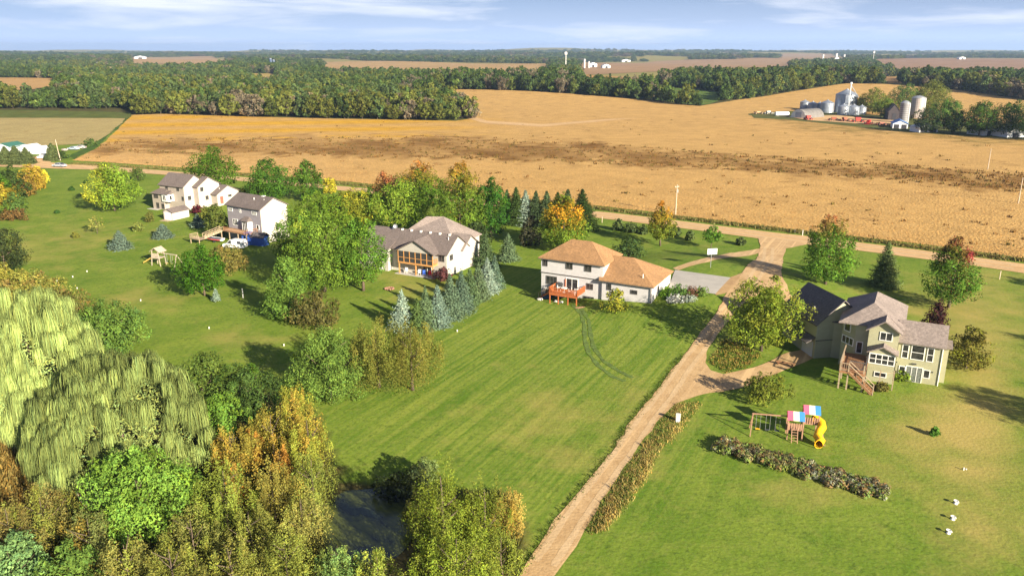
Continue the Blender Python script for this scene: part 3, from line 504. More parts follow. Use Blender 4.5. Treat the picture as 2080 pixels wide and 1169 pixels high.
# ------------------------------------------------------------------ houses
TRIM = plain('white_trim', (.78, .77, .74), .5, .05); DARKTRIM = plain('dark_trim', (.10, .09, .085), .6, .1); GLASS = glassy()
CEDAR = plain('red_cedar', (.40, .115, .035), .7, .22, 4); OLDWOOD = plain('weathered_wood', (.36, .27, .18), .85, .3, 4); BROWNWOOD = plain('brown_wood', (.30, .15, .07), .8, .25, 4); CONC = plain('concrete', (.42, .40, .37), .9, .12); METAL = plain('galvanised_metal', (.45, .46, .48), .4, .12, 1.2, .6)
WINDOWS = {}
class House:
    def __init__(s, name, label, o, rz, z=0.): s.r = thing(name, label, 'house', (o[0], o[1], z), math.radians(rz))
    def wall(s, mat, x0, x1, y0, y1, z0, z1, name='wall'): return MB().box(x0, x1, y0, y1, z0, z1).build(name, mat, s.r)
    def gable_x(s, wm, rm, x0, x1, y0, y1, ze, zr, z0=-.4, ov=.4, ovx=.4, name='wall'):
        """block with its ridge along x and gable ends left and right"""
        ym = (y0+y1)/2; k = (zr-ze)/(ym-y0); MB().prism([(y0, z0), (y1, z0), (y1, ze-.06), (ym, zr-.06), (y0, ze-.06)], 'x', x0, x1).build(name, wm, s.r)
        zo = ze-ov*k; poly = [(y0-ov, zo+.16), (ym, zr+.18), (y1+ov, zo+.16), (y1+ov, zo), (ym, zr), (y0-ov, zo)]
        return MB().prism(poly, 'x', x0-ovx, x1+ovx).build('roof', rm, s.r)
    def gable_y(s, wm, rm, x0, x1, y0, y1, ze, zr, z0=-.4, ov=.4, ovy=.4, back=None, name='wall'):
        xm = (x0+x1)/2; k = (zr-ze)/(xm-x0); MB().prism([(x0, z0), (x1, z0), (x1, ze-.06), (xm, zr-.06), (x0, ze-.06)], 'y', y0, y1).build(name, wm, s.r)
        zo = ze-ov*k; poly = [(x0-ov, zo+.16), (xm, zr+.18), (x1+ov, zo+.16), (x1+ov, zo), (xm, zr), (x0-ov, zo)]
        return MB().prism(poly, 'y', y0-ovy, back if back is not None else y1+ovy).build('roof', rm, s.r)
    def hip(s, rm, x0, x1, y0, y1, ze, ridge, ov=.4, th=.16):
        """hip roof over the rectangle; ridge = (xa, ya, xb, yb, z)"""
        xa, ya, xb, yb, zr = ridge; E = [(x0-ov, y0-ov), (x1+ov, y0-ov), (x1+ov, y1+ov), (x0-ov, y1+ov)]; v = [(*e, ze) for e in E]+[(*e, ze+th) for e in E]+[(xa, ya, zr+th), (xb, yb, zr+th)]
        f = [(3, 2, 1, 0)]+[(i, (i+1) % 4, 4+(i+1) % 4, 4+i) for i in range(4)]
        f += [(4, 5, 9, 8), (5, 6, 9), (6, 7, 8, 9), (7, 4, 8)] if abs(xb-xa) >= abs(yb-ya) else [(4, 5, 8), (5, 6, 9, 8), (6, 7, 9), (7, 4, 8, 9)]
        return MB().add(v, f).build('roof', rm, s.r)
    def window(s, x, y, z, w, h, face='S', cols=2, rows=1, frame=TRIM, name='window', glass=GLASS, fw=.09):
        """x, y, z = middle of the opening on the wall face"""
        k = (w, h, cols, rows, frame.name, glass.name, fw)
        if k not in WINDOWS:
            m = MB(); m.box(-w/2-fw, w/2+fw, -.07, .02, h/2, h/2+fw); m.box(-w/2-fw, w/2+fw, -.07, .02, -h/2-fw, -h/2); m.box(-w/2-fw, -w/2, -.07, .02, -h/2, h/2); m.box(w/2, w/2+fw, -.07, .02, -h/2, h/2)
            for i in range(1, cols): q = -w/2+w*i/cols; m.box(q-fw*.4, q+fw*.4, -.06, .02, -h/2, h/2)
            for i in range(1, rows): q = -h/2+h*i/rows; m.box(-w/2, w/2, -.055, .02, q-fw*.35, q+fw*.35)
            WINDOWS[k] = (m.mesh('window', frame), [MB().box(-w/2+w*i/cols+.02, -w/2+w*(i+1)/cols-.02, -.03, .015, -h/2+.01, h/2-.01).mesh('pane', glass) for i in range(cols)])
        a = {'S': 0, 'E': PI/2, 'N': PI, 'W': -PI/2}[face] if isinstance(face, str) else math.radians(face)
        o = link(name, WINDOWS[k][0], s.r, (x, y, z), a)
        for pm in WINDOWS[k][1]: link('pane', pm, o)
        return o
    def railing(s, pts, z, h=1.0, mat=CEDAR, post=.10, gap=.22, name='railing'):
        m = MB()
        for a, b in zip(pts[:-1], pts[1:]):
            za = a[2] if len(a) > 2 else z; zb = b[2] if len(b) > 2 else z; m.bar((a[0], a[1], za+h), (b[0], b[1], zb+h), .12, .07); m.bar((a[0], a[1], za+.12), (b[0], b[1], zb+.12), .05, .07); L_ = math.hypot(b[0]-a[0], b[1]-a[1]); n = max(1, int(L_/gap))
            for i in range(n+1): t = i/n; q = (a[0]+(b[0]-a[0])*t, a[1]+(b[1]-a[1])*t); zz = za+(zb-za)*t; m.bar((*q, zz), (*q, zz+h), post if i in (0, n) else .04)
        return m.build(name, mat, s.r)
    def vent(s, x, y, z, h=.4, r=.06, name='vent_pipe', mat=TRIM): return MB().tube([(x, y, z-.4), (x, y, z+h)], r, 8).build(name, mat, s.r)
    def boards(s, x0, x1, y0, y1, z, mat, n=None, name='deck_board', along='x'):
        L_ = (y1-y0) if along == 'x' else (x1-x0); n = n or max(3, int(L_/.30)); me = None
        for i in range(n):
            if along == 'x':
                if me is None: me = MB().box(x0, x1, 0, L_/n-.02, -.05, 0).mesh(name, mat)
                link(name, me, s.r, (0, y0+L_*i/n, z))
            else:
                if me is None: me = MB().box(0, L_/n-.02, y0, y1, -.05, 0).mesh(name, mat)
                link(name, me, s.r, (x0+L_*i/n, 0, z))
        return
    def stair(s, a, b, w, n, mat, name='stair'):
        """flight from a (top) to b (foot), width w across the run"""
        a = Vector(a); b = Vector(b); d = (b-a); hd = Vector((d.x, d.y, 0)).normalized(); sd = Vector((-hd.y, hd.x, 0))*w/2; m = MB()
        for sg in (-1, 1): m.bar(a+sd*sg, b+sd*sg, .06, .28)
        st = m.build(name, mat, s.r)
        for i in range(n):
            c = a+d*((i+.5)/n); MB().bar(c-sd, c+sd, .26, .05).build('tread', mat, st)
        return st
TANR = shingle('tan_shingles', (.30, .165, .072)); GREYR = shingle('grey_brown_shingles', (.145, .115, .105)); TAUPE = shingle('taupe_shingles', (.235, .19, .17)); DKR = shingle('charcoal_shingles', (.115, .10, .10))
WHS = siding('white_siding', (.52, .50, .51)); BEI = siding('beige_siding', (.40, .34, .29)); GRS = siding('lavender_grey_siding', (.30, .27, .29)); GRN_S = siding('sage_siding', (.37, .355, .225)); CRM = siding('cream_siding', (.46, .43, .39))
# ---- the white house with the tan roof
def white_house():
    H = House('white_house', 'white two storey house with tan hip roofs and red deck', (4.87, 128.4), -27.5); D = DARKTRIM
    H.wall(WHS, 0, 11, 0, 7.7, 4.32, 6.72, 'upper_wall'); H.wall(WHS, 0, 11, .12, 7.6, -.6, 4.26, 'wall'); H.wall(D, -.05, 11.02, -.05, 7.74, 4.24, 4.34, 'band_board')
    H.wall(WHS, 10.96, 19.3, -.2, 9.8, -.5, 4.32, 'garage_wall')
    H.hip(TANR, 0, 11, 0, 7.7, 6.70, (3.8, 3.85, 7.4, 3.85, 9.35)); H.hip(TANR, 10.96, 19.3, -.2, 9.8, 4.32, (8.6, 4.8, 14.4, 4.8, 7.2))
    MB().box(-.42, 11.42, -.46, -.40, 6.62, 6.72).build('gutter', D, H.r); MB().box(10.5, 19.7, -.66, -.60, 4.24, 4.34).build('gutter', D, H.r)
    for x, w in ((.75, .7), (5.1, 1.05), (8.4, 1.05)): H.window(x, 0, 5.95, w, .95, 'S', 2, 1, D)
    H.window(1.9, .12, 3.05, 1.8, 1.25, 'S', 3, 1, D); H.window(8.75, .12, 2.9, 1.0, .85, 'S', 2, 1, D); H.window(5.6, .12, 2.75, 2.0, 2.0, 'S', 2, 1, TRIM, 'patio_door'); H.window(8.6, .12, .55, 1.7, 1.1, 'S', 3, 1, D)
    H.window(1.7, .12, .7, 1.9, 1.5, 'S', 2, 1, TRIM, 'patio_door'); H.window(12.2, -.2, 3.4, .6, .9, 'S', 1, 1, D); H.window(16.4, -.2, 3.1, .95, .5, 'S', 1, 1, D); H.window(19.3, 3.0, 3.3, .55, .6, 'E', 1, 1, D)
    MB().box(4.35, 4.55, .02, .12, 2.0, 3.6).build('shutter', CEDAR, H.r)
    # deck
    x0, x1, y0, y1, z = 3.0, 7.9, -3.2, .08, 1.9; H.boards(x0, x1, y0, y1, z, CEDAR); MB().box(x0, x1, y0-.04, y0+.04, z-.28, z-.06).build('deck_beam', CEDAR, H.r)
    for x in (x0+.1, 4.6, 6.3, x1-.1): MB().box(x-.07, x+.07, y0+.02, y0+.16, -.4, z-.06).build('deck_post', CEDAR, H.r)
    H.railing([(x0, y1), (x0, y0), (x1, y0), (x1, y1)], z, 1.0, CEDAR, .12, .13); H.stair((x0-.05, -1.0, z), (.3, -1.0, .15), 1.0, 9, CEDAR); H.railing([(x0, -1.5, z), (.3, -1.5, .15)], z, .95, OLDWOOD, .1, .35, 'stair_rail')
    for sx, sy, h in ((17.4, .9, .9),): H.vent(sx, sy, 5.0, h, .07)
    H.vent(18.9, 1.3, 4.7, .3, .05, mat=D); MB().box(19.3, 19.36, 6.0, 8.6, 1.9, 4.0).build('garage_door', TRIM, H.r); H.wall(CONC, .2, 9.6, -2.4, .1, -.3, .06, 'patio_slab'); MB().tube([(19.18, -.33, .2), (19.18, -.33, 4.2)], .06, 6).build('downspout', D, H.r)
    return H
WH = white_house()
def local(H, x, y, z=0): return H.r.matrix_basis @ Vector((x, y, z))
# deck furniture and things under the deck
def patio_table(label, loc, mat, r=.55, h=.74):
    t = thing('patio_table', label, 'table', loc); MB().lathe([(0, h-.04), (r, h-.04), (r, h), (0, h)], 16).build('table_top', mat, t); MB().tube([(0, 0, .03), (0, 0, h-.03)], .05, 8).build('leg', mat, t); MB().lathe([(0, 0), (.28, 0), (.28, .04), (0, .04)], 12).build('base', mat, t)
def chair(label, loc, mat, rz=0, group=None, name='patio_chair'):
    t = thing(name, label, 'chair', loc, rz, group); MB().box(-.27, .27, -.27, .27, .38, .44).build('seat', mat, t); MB().box(-.27, .27, .23, .30, .44, .98).build('backrest', mat, t)
    for x in (-.24, .24):
        for y in (-.24, .24): MB().box(x-.025, x+.025, y-.025, y+.025, 0, .38).build('leg', mat, t)
        MB().box(x-.035, x+.035, -.27, .25, .62, .66).build('armrest', mat, t)
PLW = plain('white_plastic', (.72, .70, .66), .5, .06); PLG = plain('dark_plastic', (.05, .055, .06), .5, .1); PLB = plain('blue_plastic', (.03, .10, .45), .5, .1); PLR = plain('red_fabric', (.55, .02, .04), .7, .1)
patio_table('white round table on the red deck', local(WH, 5.0, -1.7, 1.9), PLW)
chair('white chair left of the table on the red deck', local(WH, 4.0, -1.5, 1.9), PLW, 1.4); chair('white chair right of the table on the red deck', local(WH, 6.1, -1.9, 1.9), PLW, -1.5)
chair('white chair by the rail of the red deck', local(WH, 7.1, -2.3, 1.9), PLW, -.7)
g = thing('grill', 'dark covered grill in the corner of the red deck', 'grill', local(WH, 3.6, -.5, 1.9), -.4); MB().prism([(-.55, .75), (.55, .75), (.6, .9), (.35, 1.15), (-.35, 1.15), (-.6, .9)], 'y', -.28, .28).build('hood', PLG, g); MB().box(-.5, .5, -.25, .25, .08, .74).build('cabinet', PLG, g)
bt_ = thing('blue_tarp_box', 'dark blue covered bench under the stair of the white house', 'bench', local(WH, 1.5, -.9, .07)); MB().box(-.8, .8, -.35, .35, 0, .8).build('body', plain('navy_cover', (.03, .07, .15), .8), bt_); MB().box(-.84, .84, -.38, .38, .8, .86).build('lid', PLG, bt_)
for i, (x, y) in enumerate([(.9, -2.2), (3.8, -2.0), (4.7, -2.2)]):
    tag(MB().blob((0, 0, .22), .4, 40+i, (1.2, .9, .7)).build('garden_rock', plain('pale_rock', (.45, .43, .40), .9, .2, 3), None, local(WH, x, y, 0)), ['pale rock at the foot of the deck stair', 'pale rock under the left part of the red deck', 'pale rock under the middle of the red deck'][i], 'rock')
tag(MB().blob((0, 0, .2), .75, 60, (1.5, .7, .5)).build('mulch_mound', plain('mulch', (.32, .19, .10), .95, .35, 5, 0, .6), None, local(WH, 8.9, -3.6, 0)), 'brown mulch mound by the golden shrub behind the white house', 'mulch')
# ---- the sage green house
def green_house():
    H = House('green_house', 'sage green house with grey brown roofs and wooden stair', (52.8, 91.1), -27.5); T_ = TRIM
    H.gable_x(GRN_S, TAUPE, -5, 0, 0, 4.9, 5.2, 7.0, -.6, .35, .3); H.wall(GRN_S, -.02, .62, 1.3, 3.8, -.6, 4.7, 'chimney_bay'); MB().prism([(1.0, 4.6), (4.1, 4.6), (4.1, 4.8), (1.0, 4.8)], 'x', .31, 1.0).build('bay_roof', TAUPE, H.r)
    H.wall(GRN_S, -11.8, -4.95, 2.0, 11.0, -.6, 6.32, 'main_wall'); MB().prism([(-11.8, 2.01), (-10.1, .4), (-4.95, .4), (-4.95, 2.02)], 'z', -.6, 6.32).build('bay_wall', GRN_S, H.r)
    H.hip(TAUPE, -11.8, -4.95, .4, 11.0, 6.32, (-8.45, 3.0, -8.45, 8.6, 8.55), .42)
    H.gable_y(GRN_S, TAUPE, -8.5, -5.05, -.8, 3, 6.4, 7.55, 2.3, .38, .45, 3.4, 'gable_wall'); H.gable_y(GRN_S, TAUPE, -8.1, -5.1, -2.15, -.5, 3.9, 4.62, -.6, .3, .3, -.55, 'sunroom_wall')
    H.window(-6.5, -.8, 5.65, 1.3, .95, 'S', 2, 1); H.window(-6.6, -2.15, 3.05, 2.75, 1.15, 'S', 4, 2, fw=.12); H.window(-6.55, -2.15, 1.05, 1.25, .5, 'S', 2, 1)
    H.window(-4.15, 0, 3.85, .6, 1.65, 'S', 1, 2); H.window(-2.75, 0, 3.9, 1.35, 1.75, 'S', 1, 2); H.window(-1.35, 0, 3.85, .6, 1.65, 'S', 1, 2)
    H.window(-4.2, 0, 1.35, .6, .9, 'S', 1, 1); d = H.window(-2.85, 0, .98, 1.75, 1.95, 'S', 3, 1, T_, 'patio_door', plain('curtained_glass', (.16, .17, .16), .12, .5, 6)); H.window(-1.45, 0, 1.3, .6, .95, 'S', 1, 1)
    f = math.degrees(math.atan2(-1.61, 1.7)); H.window(-11.15, 1.40, 5.45, .95, .95, f, 1, 1); H.window(-10.95, 1.205, 3.75, 1.9, .85, f, 3, 1); H.window(-9.45, .4, 3.3, .6, 1.4, 'S', 1, 1)
    MB().box(-3.2, -2.7, -.16, 0, 2.32, 2.46).build('wall_lamp', PLG, H.r); MB().box(-4.98, -4.86, -.1, 0, 2.2, 2.32).build('wall_lamp', PLG, H.r); MB().box(-.9, -.75, -.1, 0, 1.6, 1.75).build('wall_lamp', PLG, H.r); MB().tube([(-.08, -.06, 0), (-.08, -.06, 5.0)], .05, 6).build('downspout', T_, H.r)
    # deck with long stair
    x0, x1, y0, y1, z = -11.0, -8.15, -6.5, .3, 2.4; H.boards(x0, x1, y0, y1, z, BROWNWOOD); MB().box(x0, x1, y0-.05, y0+.05, z-.3, z-.06).build('deck_beam', BROWNWOOD, H.r); MB().box(x1-.05, x1+.05, y0, y1, z-.3, z-.06).build('deck_beam', BROWNWOOD, H.r)
    for x, y in ((x0+.08, y0+.08), (-10.0, y0+.08), (x1-.1, y0+.08), (x0+.08, -3), (x1-.1, -3)): MB().box(x-.08, x+.08, y-.08, y+.08, -.3, z+1.0).build('deck_post', OLDWOOD, H.r)
    H.railing([(x0, y1), (x0, y0), (-10.0, y0)], z, 1.0, OLDWOOD, .1, .25); H.railing([(-10.0, -5.4), (x1, -5.4), (x1, -1.0)], z, 1.0, DARKTRIM, .1, .14)
    H.stair((-10.0, -6.0, z), (-7.0, -6.3, 0), 1.1, 11, BROWNWOOD); H.railing([(-10.0, -6.55, z), (-7.0, -6.85, 0)], z, .95, OLDWOOD, .1, .9, 'stair_rail'); H.railing([(-10.0, -5.45, z), (-7.0, -5.75, 0)], z, .95, OLDWOOD, .1, .9, 'stair_rail')
    for x, y, h in ((-6.5, -4.7, 2.6), (-5.0, -4.2, 2.6)): MB().box(x-.06, x+.06, y-.06, y+.06, -.3, h).build('trellis_post', OLDWOOD, H.r)
    MB().bar((-6.5, -4.7, 2.3), (-5.0, -4.2, 2.3), .05).build('trellis_rail', OLDWOOD, H.r)
    # garage wing set at an angle
    q = thing('garage_wing', None, None); q.parent = H.r; q.location = (-14.95, 2.45, 0); q.rotation_euler = (0, 0, math.radians(-51)); k = .83; W_, D_ = 8.2, 7.0
    MB().prism([(0, -.6), (D_, -.6), (D_, 4.95), (D_/2, 7.9), (0, 4.95)], 'x', -W_, 0).build('wall', GRN_S, q); ov = .35; zo = 5.0-ov*k; MB().prism([(-ov, zo+.16), (D_/2, 8.15), (D_+ov, zo+.16), (D_+ov, zo), (D_/2, 7.97), (-ov, zo)], 'x', -W_-.35, .35).build('roof', DKR, q)
    MB().box(-3.0, -.5, -.06, .02, -.1, 2.2).build('garage_door', plain('grey_white_door', (.55, .55, .60), .5, .05), q); MB().prism([(-1.3, 2.35), (.05, 2.95), (.05, 2.83), (-1.3, 2.23)], 'x', -4.6, -.1).build('awning', DKR, q); MB().box(-W_, .03, -.05, .01, 2.95, 3.08).build('band_board', DARKTRIM, q); MB().box(-.05, .06, 0, D_, 2.5, 2.6).build('band_board', DARKTRIM, q)
    MB().tube([(-2.6, 1.0, 5.2), (-2.6, 1.0, 6.5)], .06, 6).build('vent_pipe', TRIM, q); MB().box(-5.2, -4.9, .3, .6, 5.0, 5.5).build('vent_box', TRIM, q)
    H.wall(GRN_S, -13.4, -11.7, 4.0, 8.5, -.6, 5.0, 'link_wall'); MB().box(-13.5, -11.6, 3.8, 8.6, 5.0, 5.14).build('link_roof', DKR, H.r); H.vent(-10.4, 4.5, 7.2, .35)
    return H
GH = green_house()
# ---- the house with the screened porch
def porch_house():
    H = House('porch_house', 'cream ranch house with brown roof and screened cedar porch', (-21.06, 142.85), -27.0); OAK = plain('golden_cedar', (.50, .25, .085), .7, .15, 4); SCR = plain('porch_screen', (.035, .035, .035), .7, .3)
    H.gable_x(CRM, GREYR, -9.5, 9.5, 1.6, 9.2, 4.4, 7.0, -.5, .4, .35); H.wall(CRM, -9.3, -2.6, .3, 1.7, -.5, 4.1, 'wall'); MB().prism([(-.1, 3.95), (2.6, 5.2), (2.6, 5.36), (-.1, 4.11)], 'x', -9.8, -2.3).build('roof', GREYR, H.r)
    H.hip(TAUPE, -5.2, 7.4, 7.8, 17.5, 4.5, (-.8, 11.2, 2.2, 12.6, 8.45), .4); H.wall(CRM, -5.2, 7.4, 9.0, 17.5, -.5, 4.5, 'wall'); H.gable_x(CRM, TAUPE, 6.5, 9.6, 7.0, 13.0, 4.1, 6.2, -.5, .4, .4)
    # porch
    H.gable_y(CRM, GREYR, 0, 7.5, 0, 1.7, 4.55, 6.55, 4.4, .5, .35, 5.6, 'porch_gable'); H.wall(OAK, -.05, 7.55, -.06, 1.7, 2.05, 2.35, 'porch_floor'); MB().box(0, 7.5, -.03, .06, 3.15, 3.25).build('mid_rail', OAK, H.r)
    for i in range(7): x = 7.5*i/6; MB().box(x-.06, x+.06, -.06, .08, 2.35, 4.42).build('porch_post', OAK, H.r)
    for i in range(6): MB().box(7.5*i/6+.07, 7.5*(i+1)/6-.07, .0, .02, 2.4, 4.38).build('screen', SCR, H.r)
    MB().box(7.44, 7.56, 0, 1.6, 4.3, 4.42).build('porch_plate', OAK, H.r); H.railing([(7.5, 0), (7.5, 1.6)], 2.35, .95, OAK)
    for x in (.1, 3.75, 7.4): MB().box(x-.09, x+.09, 0, .18, -.3, 2.05).build('porch_leg', OAK, H.r)
    H.window(8.45, 1.6, 3.5, 1.0, 1.1, 'S', 2, 1, DARKTRIM); H.window(8.45, 1.6, .9, 1.0, 1.0, 'S', 2, 1, DARKTRIM); H.window(9.5, 3.2, 3.4, .9, .9, 'E', 2, 1, DARKTRIM); H.window(5.3, 1.6, .95, 1.8, 1.9, 'S', 2, 1, TRIM, 'patio_door'); H.window(-4.6, .3, 1.0, 1.2, 1.2, 'S', 2, 1)
    for i in range(7): x = -4.5+i*2.1; MB().box(x-.2, x+.2, 5.0, 5.3, 6.85, 7.25).build('roof_vent', TRIM, H.r)
    H.vent(8.4, 4.2, 6.5, .4); d = MB().lathe([(0, 0), (.25, .06), (.42, .2)], 16).build('satellite_dish', METAL, H.r, (-3.9, 5.0, 7.5)); d.rotation_euler = (1.2, 0, .5); H.wall(CONC, -.6, 8.0, -.5, 1.7, -.3, .06, 'patio_slab')
    return H
PH = porch_house()
for i, (x, mt, lb) in enumerate([(1.2, PLW, 'white covered furniture at the left under the porch'), (4.2, PLW, 'beige cushioned chair in the middle under the porch'), (5.2, PLB, 'blue chair under the porch'), (6.5, PLR, 'red chair under the right end of the porch')]): chair(lb, local(PH, x, .6, .07), mt, .2*i-.3)
for i in range(4): chair(['first', 'second', 'third', 'fourth'][i]+' pale chair from the left inside the screened porch', local(PH, 1.3+1.55*i, .9, 2.36), PLW, .3*i)
fp = thing('fire_ring', 'low stone fire ring on the lawn below the porch house', 'fire ring', tuple(P(791, 587)))
for i in range(10): a = i*PI/5; MB().blob((math.cos(a)*.7, math.sin(a)*.7, .14), .24, 70+i, (1, 1, .75), 0).build('stone', plain('brick_red_stone', (.30, .15, .11), .9, .25, 3), fp)
# ---- the lavender grey house
def grey_house():
    H = House('grey_house', 'lavender grey house with brown gable roof and bay door', (-62.4, 172.1), -34.0)
    H.gable_x(GRS, GREYR, 0, 11, 0, 7.2, 7.5, 9.4, -.4, .4, .35); MB().box(11.0, 11.06, .02, 7.18, -.3, 7.4).build('sunward_siding', CRM, H.r); MB().prism([(.02, 7.4), (7.18, 7.4), (3.6, 9.3)], 'x', 11.0, 11.06).build('gable_siding', CRM, H.r)
    for x, n in ((1.1, 3), (4.4, 1), (9.0, 3)): H.window(x, 0, 6.5, .42*n, .7, 'S', n, 1)
    H.window(2.4, 0, 3.75, 1.5, 1.3, 'S', 3, 1); H.window(9.8, 0, 3.5, .75, .85, 'S', 1, 1)
    MB().prism([(5.1, .02), (5.6, -.75), (7.6, -.75), (8.1, .02)], 'z', 2.4, 4.6).build('bay_wall', TRIM, H.r); MB().add([(4.8, .02, 4.6), (5.4, -1.1, 4.6), (7.8, -1.1, 4.6), (8.4, .02, 4.6), (5.9, .02, 5.5), (7.3, .02, 5.5)], [(0, 1, 4), (1, 2, 5, 4), (2, 3, 5), (3, 2, 1, 0), (0, 4, 5, 3)]).build('bay_roof', GREYR, H.r)
    H.window(6.6, -.75, 3.5, 1.6, 1.9, 'S', 3, 1, TRIM, 'patio_door'); H.boards(1.0, 9.6, -3.0, -.02, 2.35, OLDWOOD, 10); H.railing([(9.6, 0), (9.6, -3.0), (2.2, -3.0)], 2.35, .95, BROWNWOOD, .1, .18)
    for x in (1.1, 3.8, 6.7, 9.5): MB().box(x-.08, x+.08, -2.95, -2.8, -.3, 2.3).build('deck_post', OLDWOOD, H.r)
    H.stair((1.5, -3.0, 2.35), (-.4, -6.2, 1.1), 1.2, 7, OLDWOOD); H.railing([(2.1, -3.0, 2.35), (.2, -6.3, 1.1)], 2, .9, OLDWOOD, .1, .3, 'stair_rail'); H.railing([(.9, -3.0, 2.35), (-1.0, -6.1, 1.1)], 2, .9, OLDWOOD, .1, .3, 'stair_rail')
    H.boards(-2.6, .6, -8.2, -6.2, 1.08, OLDWOOD, 7, 'landing_board'); H.railing([(-2.6, -6.2), (-2.6, -8.2), (.6, -8.2)], 1.08, .9, OLDWOOD, .1, .25)
    for x in (-2.5, .5): MB().box(x-.07, x+.07, -8.15, -8.0, -.3, 1.05).build('deck_post', OLDWOOD, H.r)
    H.vent(6.6, 2.2, 8.75, .5, .09); MB().box(7.7, 8.5, 3.3, 3.9, 9.2, 9.6).build('roof_vent', TRIM, H.r); H.vent(9.5, 2.5, 8.9, .3); return H
AH = grey_house()
# ---- the beige house and its garden shed
def beige_house():
    H = House('beige_house', 'beige stepped house with brown roofs and right walls coloured as sunlit', (-93.5, 205.4), -28.5); LIT = CRM  # LIT: sunlight on the right walls painted in as a paler siding
    H.gable_x(BEI, GREYR, 1.2, 10.2, 1.5, 8.6, 6.3, 8.75, -.4, .35, .3); MB().prism([(1.52, -.3), (8.58, -.3), (8.58, 6.2), (5.05, 8.65), (1.52, 6.2)], 'x', 10.2, 10.25).build('sunward_siding', LIT, H.r)
    H.wall(BEI, -.2, 4.2, 0, 6, -.4, 4.1, 'wing_wall'); MB().add([(-.6, -.4, 4.1), (4.4, -.4, 4.1), (4.4, 1.5, 5.3), (1.2, 1.5, 5.3), (-.6, 6.2, 4.1), (1.2, 4.6, 5.3)], [(0, 1, 2, 3), (0, 3, 5, 4), (1, 0, 4)]).build('wing_roof', GREYR, H.r)
    H.gable_x(BEI, GREYR, 10.25, 12.0, 4.4, 11.4, 6.0, 8.0, -.4, .35, .3); MB().prism([(4.42, -.3), (11.38, -.3), (11.38, 5.9), (7.9, 7.9), (4.42, 5.9)], 'x', 12.0, 12.05).build('sunward_siding', LIT, H.r); H.gable_x(BEI, GREYR, 12.05, 14.2, 8.4, 15.8, 3.6, 5.4, -.4, .35, .3); MB().prism([(8.42, -.3), (15.78, -.3), (15.78, 3.5), (12.1, 5.3), (8.42, 3.5)], 'x', 14.2, 14.25).build('sunward_siding', LIT, H.r)
    for x in (3.9, 8.1): H.window(x, 1.5, 5.5, .8, .8, 'S', 2, 1, DARKTRIM)
    H.window(1.3, 0, 3.4, 1.5, .9, 'S', 4, 1, DARKTRIM); H.window(1.6, 0, 1.0, .9, 1.3, 'S', 2, 1, DARKTRIM); H.window(3.6, 0, .95, .9, 1.2, 'S', 2, 1, DARKTRIM); H.wall(TRIM, 3.9, 6.2, -.35, 1.55, 2.3, 4.2, 'bay_wall'); MB().add([(3.7, -.6, 4.2), (6.4, -.6, 4.2), (6.4, 1.5, 4.2), (3.7, 1.5, 4.2), (4.6, 1.5, 4.9), (5.6, 1.5, 4.9)], [(0, 1, 5, 4), (1, 2, 5), (3, 0, 4), (3, 2, 1, 0)]).build('bay_roof', GREYR, H.r)
    H.window(4.9, -.35, 3.3, 1.1, 1.2, 'S', 2, 1, TRIM); H.window(6.2, .5, 3.3, .7, 1.1, 'E', 1, 1, TRIM); H.window(9.6, 1.5, 3.2, .6, .9, 'S', 1, 1, DARKTRIM); H.window(10.25, 3.0, 3.2, .8, .9, 'E', 2, 1, DARKTRIM); H.window(12.05, 5.6, 5.2, .8, .9, 'E', 2, 1, DARKTRIM); H.window(12.05, 7.0, 2.8, .8, .9, 'E', 2, 1, DARKTRIM); H.window(14.25, 12.6, 2.7, 1.0, .4, 'E', 1, 1, DARKTRIM)
    MB().box(14.25, 14.31, 9.3, 10.3, 1.0, 2.9).build('door', plain('brick_red_door', (.42, .10, .07), .6), H.r); H.vent(7.6, 3.2, 7.3, .3, .1, mat=DARKTRIM); H.vent(13.2, 10.3, 4.5, .5); H.wall(CONC, -1.2, 2.6, -1.3, 0, -.2, .08, 'patio_slab'); return H
beige_house()
sh = thing('garden_shed', 'small white garden shed in front of the beige house', 'shed', (-85.1, 191.5, 0), math.radians(-25)); PNK = siding('pale_pink_siding', (.52, .46, .44)); MB().prism([(0, -.1), (2.9, -.1), (2.9, 2.0), (1.45, 2.75), (0, 2.0)], 'y', 0, 5.2).build('wall', PNK, sh); MB().prism([(-.25, 1.95), (1.45, 2.86), (3.15, 1.95), (3.15, 1.83), (1.45, 2.74), (-.25, 1.83)], 'y', -.25, 5.4).build('roof', GREYR, sh); MB().box(.4, 2.4, -.06, .01, .05, 1.85).build('roll_door', TRIM, sh); MB().box(.1, 2.8, -1.6, -.05, -.05, .06).build('ramp', OLDWOOD, sh)
